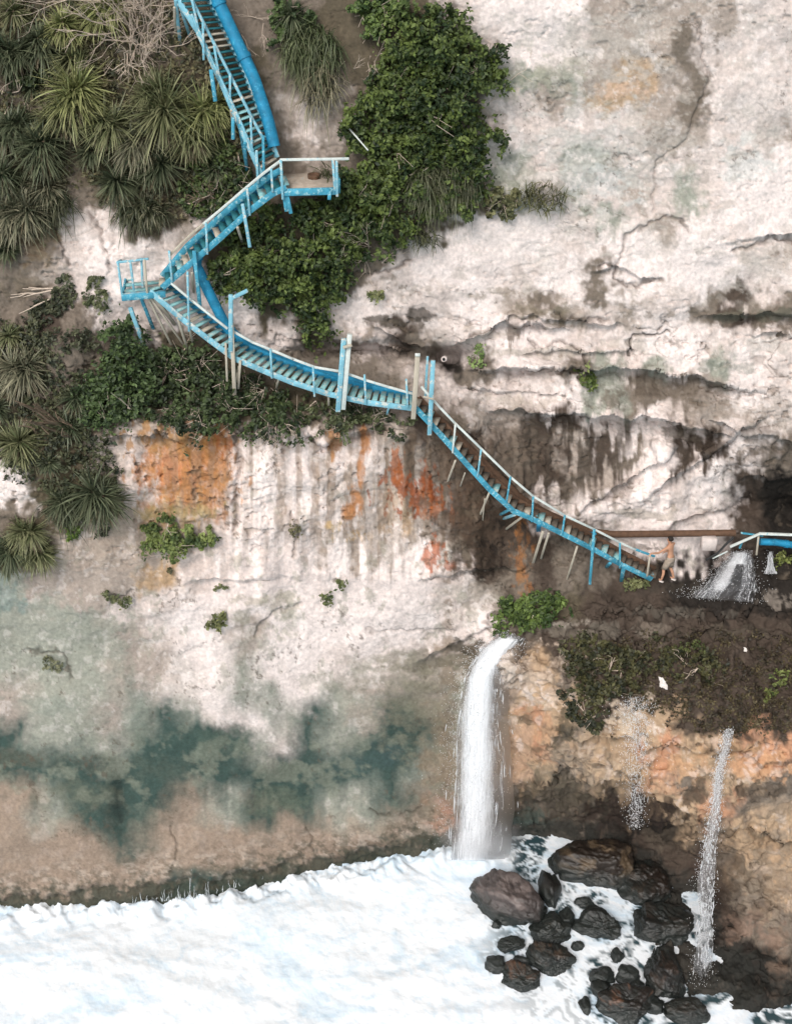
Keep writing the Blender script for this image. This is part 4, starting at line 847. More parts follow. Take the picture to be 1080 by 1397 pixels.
pipe('water_pipe', 'brown rusty pipe running down behind the lowest flight and then level', [(566, 545, 1.45), (606, 578, 1.6), (650, 622, 1.7), (690, 660, 1.8), (716, 684, 2.0), (745, 700, 2.3), (795, 722, 2.6), (830, 729, 2.75), (920, 728, 2.9), (1002, 727, 3.0)], .115, M['rust'], (.2, .55, .8))
pipe('water_pipe', 'bright blue pipe end at the far right beside the black hollow', [(1036, 739, 2.9), (1060, 740, 2.9), (1084, 744, 2.9), (1140, 750, 2.9)], .12, DP, (.6,))
pipe('water_pipe', 'short blue stub of pipe behind the railing near the rusty pipe', [(770, 715, 2.4), (790, 727, 2.4), (812, 730, 2.4)], .09, DP)
pipe('black_hose', 'black hose sloping down from the right walkway', [(1000, 733, 2.6), (990, 742, 2.5), (978, 755, 2.4), (962, 764, 2.3)], .04, M['black'])
# right walkway remains
root = empty('broken_railing', at(1035, 729, 2.6), 'white and blue bent railing above the foaming cascade', 'railing')
for a, b_, m_, w_ in [((995, 746, 2.5), (1036, 728, 2.6), RA, .1), ((1035, 728, 2.6), (1120, 731, 2.6), RA, .11), ((971, 762, 2.4), (992, 752, 2.4), RA, .06), ((1010, 727, 2.8), (1040, 731, 2.8), BL_, .08)]:
    mb = MB(); beam(mb, P3(a), P3(b_), w_, w_ * .6); mb.build('handrail', m_, root, bevel=.01)
for a in [(1034, 730, 1031, 757, WD), (1012, 738, 1008, 748, BL_)]:
    mb = MB(); beam(mb, at(a[0], a[1], 2.65), at(a[2], a[3], 2.65), .06, .06, up=(0, 1, 0)); mb.build('post', a[4], root, bevel=.006)
mb = MB(); q = at(966, 741, 2.75); beam(mb, q - [.25, 0, 0], q + [.25, 0, 0], .3, .46); tag(mb.build('concrete_block', M['block'], bevel=.03), 'pale square concrete block propping the rusty pipe', 'block')
# pipe mouth in the hollow over the posts
pipe('pipe_mouth', 'round pipe mouth with a white rim in the dark hollow above the posts', [(607, 489, 3.2), (605, 490, 2.9)], .09, M['block'])
c0 = at(605, 490, 2.88); tube(MB(), [c0, c0 + [0, -.03, 0]], .045, 12).build('bore', M['black'], bpy.data.objects['pipe_mouth'])
# slanting bamboo pole by the upper platform
tube(MB(), [T(466, 167, .1)[0], T(503, 216, .9)[0]], [.03, .02], 7).build('bamboo_pole', RA); tag(bpy.data.objects['bamboo_pole'], 'thin pale bamboo pole leaning between grass tuft and green bush', 'pole')
# litter
def rag(px, py, s, label, seed):
    rg = np.random.RandomState(seed); n = 13; g = np.linspace(-1, 1, n); A, B = np.meshgrid(g, g); h = .25 * fbm2(A * 2 + seed, B * 2, 3, seed)
    r_ = 1 + .35 * fbm2(A * 1.5 + 9, B * 1.5 + seed, 2, seed + 1); p, nn = T(px, py, .12); nn = np.array([0, -.6, .8]); _, a, b_ = frame(nn)
    V_ = p + (A * r_ * s)[..., None] * a + (B * r_ * s * 1.3 + A * s * .4)[..., None] * b_ + (h * s * 1.4 + .05)[..., None] * nn
    idx = np.arange(n * n).reshape(n, n); f = np.stack([idx[:-1, :-1], idx[1:, :-1], idx[1:, 1:], idx[:-1, 1:]], -1).reshape(-1, 4)
    o = MB().add(V_.reshape(-1, 3), f).build('rag', M['white'], smooth=True); sm = o.modifiers.new('s', 'SOLIDIFY'); sm.thickness = .015; tag(o, label, 'rag')
rag(901, 932, .12, 'crumpled white rag lying on the brown moss below the ledge', 3)
rag(243, 513, .12, 'small white scrap caught in the shrub under the left landing', 5)
rag(1015, 889, .05, 'tiny white fleck of litter on the moss at the right', 6)

# ------------------------------------------------------------------ vegetation
rgv = np.random.RandomState(77)
def blades(mb, base, dirs, length, width, droop, c0, c1, rg, seg=5):
    """long arching leaves: base (n,3), dirs (n,3) unit"""
    n = len(dirs); t = np.linspace(0, 1, seg + 1); L = np.broadcast_to(length, (n,)); dr = np.broadcast_to(droop, (n,))
    pts = base[:, None, :] + dirs[:, None, :] * (L[:, None] * t)[..., None]
    pts[..., 2] -= dr[:, None] * L[:, None] * t ** 2.2
    side = np.cross(dirs, np.array([0, 0, 1.0])) + rg.normal(0, .25, (n, 3)); side /= np.linalg.norm(side, axis=1, keepdims=True) + 1e-6
    wd = width * np.array([.55, 1, .95, .75, .5, .04])[:seg + 1] * .5; wd = wd[None, :] * rg.uniform(.7, 1.2, (n, 1))
    Lf = pts - side[:, None, :] * wd[..., None]; Rt = pts + side[:, None, :] * wd[..., None]
    v = np.stack([Lf, Rt], 2).reshape(-1, 3); q = np.arange(seg) * 2
    f1 = np.stack([q, q + 1, q + 3, q + 2], -1); f = (f1[None] + (np.arange(n) * (seg + 1) * 2)[:, None, None]).reshape(-1, 4)
    mixc = rg.rand(n, 1, 1); tt = t[None, :, None] ** 2
    c = c0 * (1 - mixc * .6) + c1 * mixc * .6; c = c * (.5 + .9 * rg.rand(n, 1, 1) ** 1.3); c = c * (1 - tt * .55) + c1 * tt * .55
    c = np.repeat(np.broadcast_to(c, (n, seg + 1, 3))[:, :, None, :], 2, 2).reshape(-1, 3)
    mb.add(v, f, c)
def pandanus(px, py, r_px, kind, label, droop=None, n=None):
    rg = np.random.RandomState(int(px * 7 + py)); px += rg.uniform(-9, 9); py += rg.uniform(-9, 9); r_px = r_px * (.88 if py < 320 else .72) * rg.uniform(.65, 1.3); r = r_px / 41.0; p, nn = T(px, py, r * .45); foot, _ = T(px + rg.uniform(-6, 6), py + r_px * .35, -.15)
    root = empty('pandanus', foot, label, 'pandanus', 'pandanus plants on the upper left of the cliff')
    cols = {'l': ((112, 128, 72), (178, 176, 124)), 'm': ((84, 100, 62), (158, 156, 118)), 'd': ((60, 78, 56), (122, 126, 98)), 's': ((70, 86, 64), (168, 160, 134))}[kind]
    heads = [(p, 1.0)] + [(p + np.array([rg.uniform(-.5, .5), rg.uniform(-.2, .2), rg.uniform(-.5, .3)]) * r, rg.uniform(.6, .85)) for _ in range(3 if r_px > 24 else 1)]
    mb = MB(); n = n or int(110 + r_px * 2.6)
    for hp, sc in heads:
        m_ = int(n * sc); az = rg.uniform(0, 2 * np.pi, m_); el = np.arcsin(rg.uniform(-.35, 1, m_)); ax = np.array([0, -.55, .83]) if droop is None else np.array([0, -.7, .3])
        d = np.stack([np.cos(az) * np.cos(el), np.sin(az) * np.cos(el), np.sin(el)], 1); _, a, b_ = frame(ax); d = d[:, :1] * a + d[:, 1:2] * b_ + d[:, 2:] * (ax / np.linalg.norm(ax)) * .75
        d /= np.linalg.norm(d, axis=1, keepdims=True)
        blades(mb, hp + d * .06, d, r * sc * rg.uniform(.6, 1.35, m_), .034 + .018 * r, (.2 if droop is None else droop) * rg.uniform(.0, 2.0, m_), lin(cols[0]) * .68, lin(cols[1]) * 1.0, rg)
        k_ = m_ // 4; a_ = rg.uniform(0, 2 * np.pi, k_); d2 = np.stack([.6 * np.cos(a_), -.5 + .4 * np.sin(a_), -.5 - .3 * rg.rand(k_)], 1); d2 /= np.linalg.norm(d2, axis=1, keepdims=True); blades(mb, hp + d2 * .05, d2, r * sc * rg.uniform(.4, .95, k_), .03, .3, lin((96, 84, 62)), lin((160, 144, 116)), rg)
    mb.build('leaves', M['blade'], root)
    mb = MB(); tube(mb, [foot, foot * .5 + p * .5 + [rg.uniform(-.1, .1), 0, -.08], p], [.09, .07, .06], 7)
    for hp, sc in heads[1:]: tube(mb, [foot * .4 + p * .6, hp], [.05, .04], 6)
    mb.build('trunk', M['stem'], root); return root
PD = [
 (28, 12, 32, 'm', 'pandanus in the extreme upper left corner'), (96, 32, 34, 'l', 'bright yellow green pandanus near the upper left edge'), (150, 14, 30, 'l', 'yellow green pandanus right of the brightest one at the top edge'),
 (20, 78, 34, 'd', 'dark pandanus on the left edge below the corner plant'), (62, 66, 32, 'd', 'dark pandanus below the brightest one'), (112, 72, 26, 'm', 'small pandanus amid dead twigs under the brightest one'),
 (120, 128, 46, 'l', 'large light green pandanus at the left of the big central clump'), (82, 150, 40, 'm', 'pandanus fanning out to the left of the big clump'), (160, 170, 48, 'm', 'broad pandanus in the middle of the big clump'),
 (212, 120, 44, 'm', 'pandanus on top of the big clump below the dead twigs'), (240, 158, 46, 'm', 'pandanus in the right half of the big clump'), (286, 140, 38, 'l', 'light pandanus touching the top blue flight'), (200, 190, 40, 's', 'straw tipped pandanus at the front of the big clump'),
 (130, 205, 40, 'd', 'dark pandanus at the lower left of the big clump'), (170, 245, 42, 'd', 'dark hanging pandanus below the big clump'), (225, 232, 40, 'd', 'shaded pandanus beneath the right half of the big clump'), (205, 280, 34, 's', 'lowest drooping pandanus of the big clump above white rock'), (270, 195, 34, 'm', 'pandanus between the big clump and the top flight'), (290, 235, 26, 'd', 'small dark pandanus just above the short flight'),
 (45, 130, 30, 'd', 'dark pandanus by the whitish roots on the left'), (18, 180, 44, 'd', 'deep green pandanus at the left edge above the largest dark clump'), (55, 205, 46, 'd', 'large deep green pandanus at the left with long thin leaves'), (20, 245, 44, 'd', 'deep green pandanus at the left edge with hanging leaves'), (66, 255, 40, 's', 'straw tipped pandanus over the pale gully'), (30, 292, 36, 's', 'drooping pandanus above the yellowish rock on the left'),
 (8, 345, 26, 'd', 'small pandanus at the left edge beside yellowish rock'), (8, 460, 34, 'm', 'pandanus cut by the left edge at mid height'), (42, 508, 38, 's', 'pale bristly pandanus beside the fallen branches'), (24, 598, 40, 'm', 'round pandanus rosette low on the left edge'), (8, 545, 26, 'd', 'small dark pandanus above the round rosette'),
 (92, 585, 34, 'd', 'dark pandanus beside the twisted trunks'), (70, 625, 30, 'd', 'dark pandanus under the twisted trunks'), (128, 655, 44, 'd', 'large drooping pandanus left of the orange wall'), (92, 672, 34, 'd', 'dark pandanus adjoining the large drooping one'),
 (44, 715, 36, 'm', 'pandanus above grey rock at the lower left'), (14, 735, 34, 'd', 'dark pandanus cut by the left edge at the lower left'), (58, 750, 34, 'm', 'lowest pandanus on the left side'), (105, 545, 30, 'd', 'dark pandanus merging into the shrub under the landing'), (398, 8, 22, 'd', 'little pandanus at the top edge right of the top flight')]
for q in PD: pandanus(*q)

def inpoly(x, y, poly_):
    p = np.array(poly_, float); c = np.zeros(len(x), bool); j = len(p) - 1
    for i in range(len(p)):
        k = ((p[i, 1] > y) != (p[j, 1] > y)) & (x < (p[j, 0] - p[i, 0]) * (y - p[i, 1]) / (p[j, 1] - p[i, 1] + 1e-9) + p[i, 0]); c ^= k; j = i
    return c
def leafy(poly_, n, thick, c0, c1, label, seed, size=.085, name='shrub', cat='shrub', group=None, twigs=0, edge=7, kind=None, lumps=.055, parts=True):
    n = int(n * (1.45 if parts and not kind else 1)); rg = np.random.RandomState(seed); p = np.array(poly_, float); x0, y0 = p.min(0); x1, y1 = p.max(0); xs_, ys_ = [], []
    while len(xs_) < n:
        x = rg.uniform(x0 - edge, x1 + edge, n * 2); y = rg.uniform(y0 - edge, y1 + edge, n * 2)
        k = inpoly(x + edge * 2.2 * fbm2(x / 13, y / 13, 3, seed), y + edge * 2.2 * fbm2(x / 13, y / 13, 3, seed + 5), poly_)
        dens = fbm2(x / 17, y / 15, 3, seed + 2); k &= (dens + rg.uniform(0, .7, len(x))) > -.02; xs_ += list(x[k]); ys_ += list(y[k])
    x = np.array(xs_[:n]); y = np.array(ys_[:n])
    hgt = .35 + .65 * np.abs(fbm2(x * lumps, y * lumps * 1.2, 3, seed + 3)) * 1.6 + .25 * fbm2(x / 7, y / 7, 2, seed + 4); hgt = np.clip(hgt, .08, 1.5)
    deep = rg.rand(n) ** .45; off = thick * hgt * deep + .03
    q, nn = T(x, y, off)
    up = np.array([0, -.35, .6]); nr = nn * .5 + up + rg.normal(0, .55, (n, 3)); nr /= np.linalg.norm(nr, axis=1, keepdims=True)
    a = np.cross(nr, rg.normal(0, 1, (n, 3))); a /= np.linalg.norm(a, axis=1, keepdims=True) + 1e-6; b_ = np.cross(nr, a); s_ = size * rg.uniform(.5, 1.5, (n, 1))
    v = np.stack([q - a * s_ * .75, q - b_ * s_ * .42 + nr * s_ * .14, q + a * s_ * .75, q + b_ * s_ * .42 + nr * s_ * .14], 1).reshape(-1, 3)
    i4_ = np.arange(n)[:, None] * 4; f = np.concatenate([i4_ + [0, 1, 2], i4_ + [0, 2, 3]])
    cl = np.clip(.5 + .8 * fbm2(x / 9, y / 9, 3, seed + 6) + rg.normal(0, .22, n), 0, 1.2)[:, None]
    c = lin(c0) * (1 - cl) + lin(c1) * cl; c = c * rg.uniform(.7, 1.3, (n, 1)); c = np.clip(c, .004, 1); c = np.repeat(c, 4, 0)
    if kind or not parts:
        o = MB().add(v, f, c).build(name, M['leaf']); tag(o, label, cat, group, kind); return o
    cx, cy = p.mean(0); root = empty(name, T(cx, cy, 0)[0], label, cat, group)
    MB().add(v, f, c).build('leaves', M['leaf'], root)
    mb = MB()
    for k in range(max(5, twigs)):
        i = rg.randint(n); j_ = np.argsort((x - x[i]) ** 2 + (y - y[i]) ** 2)[min(n - 1, int(n * .12))]
        a0 = T(x[i], y[i], .02)[0]; b0 = T(x[j_], y[j_], thick * hgt[j_] * (1.05 if k < twigs else .7))[0]; m0 = (a0 + b0) / 2 + rg.normal(0, .12, 3)
        tube(mb, [a0, m0, b0], [.022, .016, .007], 5)
        if k < twigs:
            for _ in range(3): tube(mb, [m0, (m0 + b0) / 2 + rg.normal(0, .1, 3), b0 + rg.normal(0, .25, 3)], [.012, .008, .005], 4)
    mb.build('branches', M['twig'], root); return root
G1, G2 = (38, 54, 28), (94, 108, 54)
SG = 'dense green shrubs clinging to the cliff'
leafy([(548, 12), (566, 2), (600, 8), (636, 30), (670, 62), (688, 90), (682, 112), (655, 128), (600, 150), (540, 150), (490, 135), (505, 95), (530, 50)], 9500, .85, G1, G2, 'upper part of the biggest green bush, reaching the top of the photo', 401, group=SG, twigs=6, lumps=.045)
leafy([(490, 130), (540, 145), (600, 145), (655, 135), (662, 160), (690, 195), (692, 212), (655, 190), (650, 225), (660, 260), (640, 292), (590, 290), (560, 250), (500, 215), (468, 195), (470, 160)], 9500, .7, G1, G2, 'lower part of the biggest green bush, with a pointed spur on the right', 402, group=SG, twigs=8, lumps=.05)
leafy([(466, 225), (520, 225), (575, 262), (568, 300), (535, 330), (500, 350), (470, 372), (455, 330), (450, 280)], 5200, .7, G1, G2, 'green bush directly right of the upper platform', 403, group=SG, twigs=4)
leafy([(350, 300), (395, 285), (460, 275), (470, 330), (465, 372), (448, 400), (450, 450), (428, 460), (405, 435), (385, 405), (335, 398), (300, 392), (284, 365), (300, 335)], 9000, .75, G1, G2, 'wide dark green bush inside the bend of the stair', 404, group=SG, twigs=5)
leafy([(146, 440), (178, 434), (200, 475), (212, 520), (200, 572), (150, 588), (124, 585), (112, 545), (138, 500)], 5000, .7, (38, 52, 30), (84, 102, 60), 'dark bush left of the props under the left landing', 405, group=SG, twigs=2)
leafy([(200, 470), (250, 478), (300, 492), (316, 520), (322, 570), (290, 590), (250, 578), (205, 572)], 5600, .6, (36, 46, 28), (80, 94, 58), 'dark twiggy bush beneath the start of the sagging flight', 406, group=SG, twigs=34)
leafy([(332, 520), (370, 535), (402, 560), (405, 588), (380, 596), (340, 592), (328, 560)], 1500, .4, (38, 50, 30), (84, 98, 60), 'small dark bush right of the foot of the tall blue post', 407, group=SG, twigs=14)
leafy([(400, 552), (460, 560), (520, 566), (560, 572), (552, 584), (480, 588), (405, 592)], 1100, .28, (46, 54, 36), (92, 98, 66), 'low scrub hanging over the rim below the whitish post pair', 408, group=SG, twigs=12)
leafy([(196, 705), (212, 712), (250, 716), (296, 728), (294, 748), (250, 746), (218, 752), (194, 742)], 1900, .35, (58, 74, 38), (124, 136, 78), 'long low shrub under the orange wall on the left', 409, group=SG, twigs=5)
leafy([(372, 0), (425, 0), (430, 30), (410, 55), (372, 52)], 1800, .4, (44, 60, 34), (88, 106, 62), 'dark shrub at the top edge right of the fat blue pipe', 410, group=SG, twigs=5)
leafy([(480, 0), (548, 0), (552, 30), (520, 45), (488, 38)], 1800, .45, (50, 68, 34), (100, 118, 62), 'leafy shrub at the top edge left of the biggest bush', 411, group=SG, twigs=5)
leafy([(690, 835), (715, 818), (745, 808), (768, 815), (770, 832), (740, 845), (700, 856), (676, 856)], 2600, .35, (52, 70, 34), (104, 122, 62), 'bright green mat at the head of the tall waterfall', 412, size=.09, group=SG, twigs=0)
leafy([(768, 880), (800, 872), (860, 880), (920, 886), (990, 896), (985, 912), (900, 915), (866, 925), (838, 940), (836, 970), (815, 1000), (792, 985), (775, 940)], 3600, .3, (38, 42, 27), (84, 82, 52), 'olive creeper hanging over the rim of the mossy ledge', 413, size=.09, group=SG, twigs=16)
leafy([(662, 262), (690, 258), (700, 280), (690, 300), (664, 296)], 900, .35, (70, 74, 50), (124, 122, 86), 'olive tuft touching the right end of the biggest bush', 414, group=SG, twigs=6)
leafy([(285, 190), (330, 196), (345, 240), (318, 282), (275, 300), (250, 270), (268, 225)], 2000, .4, (40, 56, 32), (92, 106, 60), 'loose green shrub between the big pandanus clump and the short flight', 415, group=SG, twigs=8)
leafy([(20, 90), (60, 100), (90, 110), (80, 135), (30, 125)], 800, .4, (34, 46, 30), (78, 88, 56), 'dark leafy shrub on the far left above the whitish roots', 416, group=SG, twigs=5)
leafy([(110, 85), (160, 92), (175, 118), (130, 112)], 800, .3, (60, 62, 42), (120, 114, 82), 'brownish shrub under the dead twigs at the upper left', 417, group=SG, twigs=8)
SM = 'little plants dotted on bare rock'
for k, (cx, cy, rx, ry, n_, lb, c0, c1) in enumerate([
 (652, 488, 10, 15, 150, 'small bright plant on the pale rock right of the pipe mouth', (84, 104, 60), (130, 150, 90)), (795, 519, 13, 17, 260, 'round green plant beside the dark rock band', (80, 96, 48), (130, 140, 80)),
 (98, 721, 13, 18, 260, 'bright green plant left of the long low shrub', (70, 92, 36), (120, 140, 66)), (160, 816, 22, 8, 200, 'sloping strip of weeds on the lower left wall', (72, 80, 52), (120, 122, 86)),
 (297, 845, 18, 10, 200, 'slanting weed patch in the middle of the lower wall', (72, 78, 46), (126, 128, 84)), (445, 812, 7, 9, 90, 'tiny tuft on the lower wall, the left one of a pair', (60, 72, 40), (106, 112, 70)), (460, 796, 8, 6, 80, 'tiny tuft on the lower wall, the right one of a pair', (60, 72, 40), (106, 112, 70)),
 (512, 399, 13, 7, 110, 'pale green tuft on rock left of centre', (96, 104, 66), (140, 142, 98)), (1068, 768, 12, 12, 200, 'green plant at the right edge beside the cascade', (84, 96, 44), (134, 140, 80)), (866, 795, 16, 8, 200, 'weeds at the foot of the lowest flight', (84, 90, 56), (130, 132, 90)),
 (130, 400, 14, 26, 420, 'dark plant hanging on the white rock left of the landing', (66, 74, 50), (108, 112, 80)), (88, 398, 16, 26, 420, 'dark weedy patch left of the hanging plant', (48, 54, 40), (90, 94, 68)), (60, 440, 26, 34, 900, 'dark brownish scrub on the rock at the left', (46, 52, 38), (92, 94, 70)), (100, 465, 34, 14, 420, 'straggling dark weeds running down toward the landing bush', (50, 54, 40), (94, 96, 72)),
 (300, 838, 6, 5, 60, 'speck of green just above the slanting weed patch', (72, 78, 46), (126, 128, 84)), (75, 905, 16, 9, 120, 'faint weeds low on the grey green wall', (84, 88, 68), (126, 126, 98)), (300, 804, 8, 4, 60, 'thin line of weeds under the long low shrub', (84, 90, 60), (126, 128, 92)), (1062, 920, 12, 10, 130, 'green weed at the right edge on the mossy slope', (70, 84, 44), (118, 126, 72)), (940, 885, 22, 14, 260, 'green leafy patch on the right of the mossy slope', (60, 74, 40), (104, 112, 66)), (1045, 945, 14, 10, 140, 'weed patch near the right edge above the orange rim', (66, 78, 40), (112, 118, 66)),
 (330, 310, 14, 12, 160, 'yellow green plant under the short flight', (90, 108, 56), (140, 150, 90)), (140, 722, 7, 9, 90, 'dark tuft right of the bright green plant', (60, 62, 46), (100, 98, 74)), (398, 718, 8, 7, 80, 'brown tuft on the fluted white wall', (74, 72, 50), (116, 110, 80)), (236, 778, 5, 5, 40, 'minute tuft under the long low shrub', (74, 72, 50), (116, 110, 80))]):
    an = np.linspace(0, 2 * np.pi, 12)[:-1]; leafy([(cx + rx * math.cos(a), cy + ry * math.sin(a)) for a in an], n_, .2, c0, c1, lb, 500 + k, size=.075, name='small_plant', cat='plant', group=SM, edge=3, parts=False)
leafy([(780, 885), (820, 872), (880, 872), (960, 862), (1090, 870), (1090, 1000), (1000, 1000), (930, 985), (860, 960), (840, 940), (770, 910)], 8000, .12, (50, 44, 34), (88, 78, 54), 'brown and olive moss and low weeds covering the ledge', 450, size=.06, name='ledge_weeds', kind='stuff', cat='weeds', edge=6)
leafy([(-20, -20), (240, -20), (300, 60), (345, 200), (330, 260), (250, 300), (180, 290), (100, 235), (60, 330), (-20, 330)], 14000, .22, (58, 62, 44), (110, 104, 76), 'low weeds and litter between the pandanus plants', 451, size=.075, name='undergrowth', kind='stuff', cat='weeds', edge=8)
leafy([(-20, 440), (50, 440), (90, 480), (140, 560), (150, 600), (170, 640), (150, 690), (70, 690), (20, 640), (-20, 600)], 6000, .25, (44, 50, 36), (88, 90, 64), 'dark low weeds on the left slope', 452, size=.08, name='slope_weeds', kind='stuff', cat='weeds', edge=8)
# grass tufts
def tuft(cx, cy, rx, ry, n, L, c0, c1, label, seed, droop=1.0):
    rg = np.random.RandomState(seed); a = rg.uniform(0, 2 * np.pi, n); r_ = np.sqrt(rg.rand(n)); q, nn = T(cx + rx * r_ * np.cos(a), cy + ry * r_ * np.sin(a), .12 + .35 * rg.rand(n))
    d = np.stack([rg.normal(0, .6, n), -.55 + rg.normal(0, .35, n), .7 + rg.normal(0, .45, n)], 1); d /= np.linalg.norm(d, axis=1, keepdims=True)
    mb = MB(); blades(mb, q, d, L * rg.uniform(.6, 1.25, n), .035, droop * rg.uniform(.2, 1.5, n), lin(c0) * .7, lin(c1) * .85, rg); o = mb.build('grass_tuft', M['blade']); tag(o, label, 'grass', 'hanging tufts of long grass')
tuft(425, 72, 36, 30, 1700, .55, (58, 78, 46), (132, 136, 100), 'long hanging grass tuft right of the fat blue pipe', 61)
tuft(435, 115, 22, 30, 420, .75, (96, 98, 72), (170, 160, 132), 'straw coloured lower fringe of grass above the platform', 62, .9)
tuft(600, 248, 42, 28, 1500, .6, (54, 74, 44), (140, 138, 108), 'drooping grass tuft at the foot of the biggest bush', 63, 1.1)
tuft(735, 268, 34, 16, 420, .5, (92, 98, 62), (150, 146, 104), 'spiky olive tuft on the bare wall right of the biggest bush', 64, .4)
tuft(445, 250, 12, 22, 160, .7, (72, 88, 56), (120, 126, 90), 'grass beside the right post of the upper platform', 65, .4)
tuft(575, 320, 18, 16, 160, .5, (72, 80, 52), (120, 120, 88), 'short grass under the drooping tuft', 66, .8)
tuft(60, 285, 44, 18, 900, .6, (44, 60, 42), (120, 118, 92), 'dark long leaves hanging over the yellowish rock on the left', 67, .8)
tuft(195, 292, 34, 14, 700, .55, (44, 60, 42), (116, 116, 88), 'dark long leaves hanging over white rock under the big pandanus clump', 68, .8)
tuft(110, 690, 44, 16, 600, .5, (44, 58, 40), (110, 110, 86), 'dark leaves hanging beside the long low shrub', 69, .8)
# bare twigs, roots and creepers
def twiggy(px, py, n, L, dr, label, seed, name='dead_shrub', cat='dead shrub', m_=None, thick=.016, spread=.7, levels=3):
    rg = np.random.RandomState(seed); mb = MB(); base, _ = T(px, py, .05)
    def grow(p, d, l, r_, lev):
        q = p + d * l * .5 + rg.normal(0, .05 * l, 3); e = q + d * l * .5 + rg.normal(0, .1 * l, 3); tube(mb, [p, q, e], [r_, r_ * .8, r_ * .6], 4)
        if lev:
            for _ in range(rg.randint(2, 4)):
                dd = d + rg.normal(0, spread * .6, 3); dd /= np.linalg.norm(dd); grow(q if rg.rand() < .4 else e, dd, l * rg.uniform(.5, .8), r_ * .62, lev - 1)
    for _ in range(n):
        d = np.array(dr, float) + rg.normal(0, spread, 3); d /= np.linalg.norm(d); grow(base + rg.normal(0, .25, 3) * [1, .2, 1], d, L * rg.uniform(.6, 1.1), thick, levels)
    o = mb.build(name, m_ or M['twig']); tag(o, label, cat)
twiggy(195, 75, 20, 1.1, (.1, -.5, .8), 'pale dead shrub with fanning twigs at the top left of the blue flight', 71)
twiggy(175, 25, 15, 1.0, (.3, -.5, .7), 'dead shrub of pinkish twigs at the top edge', 72)
twiggy(225, 50, 13, .9, (.0, -.5, .9), 'bare twigs against the left side of the top flight', 73)
twiggy(160, 60, 5, .9, (-.3, -.4, .2), 'bleached branch lying among the upper pandanus', 74, thick=.028)
twiggy(135, 92, 3, .9, (-.6, -.4, .1), 'curved white bare branch above the big pandanus clump', 75, thick=.02)
twiggy(35, 120, 8, .55, (.0, -.5, -.8), 'cluster of whitish prop roots on the left', 76, 'prop_roots', 'roots', thick=.03, levels=1, spread=.35)
twiggy(85, 590, 9, .9, (-.5, -.4, .7), 'twisted brown trunks leaning across the left slope', 77, 'fallen_trunks', 'trunk', m_=M['stem'], thick=.05, levels=1, spread=.3)
twiggy(495, 345, 10, .6, (-.2, -.5, .2), 'tangle of pale creeper stems at the right of the bend bush', 78, thick=.012)
twiggy(545, 108, 5, .5, (.6, -.6, .1), 'pale bare twig on the biggest bush', 79, thick=.014)
twiggy(645, 130, 5, .4, (.3, -.6, -.1), 'white dry twigs at the right rim of the biggest bush', 80, thick=.014)
twiggy(700, 112, 4, .4, (.4, -.5, -.2), 'thin dry runner curling on the bare wall', 81, thick=.01)
twiggy(500, 90, 5, .5, (0, -.6, -.3), 'dry forked twigs left of the biggest bush', 82, thick=.014)
twiggy(285, 280, 6, .6, (-.5, -.5, -.1), 'curving bare branches over the short flight', 83, thick=.02, m_=M['stem'])
twiggy(290, 290, 6, .4, (0, -.5, .6), 'straw coloured dry sprig behind the short flight', 84, thick=.014)
twiggy(350, 40, 6, .5, (0, -.5, -.6), 'dry hanging stems between pipe and dark shrub', 85, thick=.012)
twiggy(380, 590, 7, .45, (.2, -.5, -.6), 'dry roots trailing over the rim under the sagging flight', 86, 'hanging_roots', 'roots', thick=.012)
twiggy(830, 935, 7, .5, (0, -.5, -.5), 'dry stems hanging in the olive creeper', 87, thick=.012)
twiggy(75, 405, 3, .7, (-.8, -.3, -.15), 'straight grey branch lying on the left rock', 88, 'branch', 'branch', thick=.03, levels=1, spread=.1)

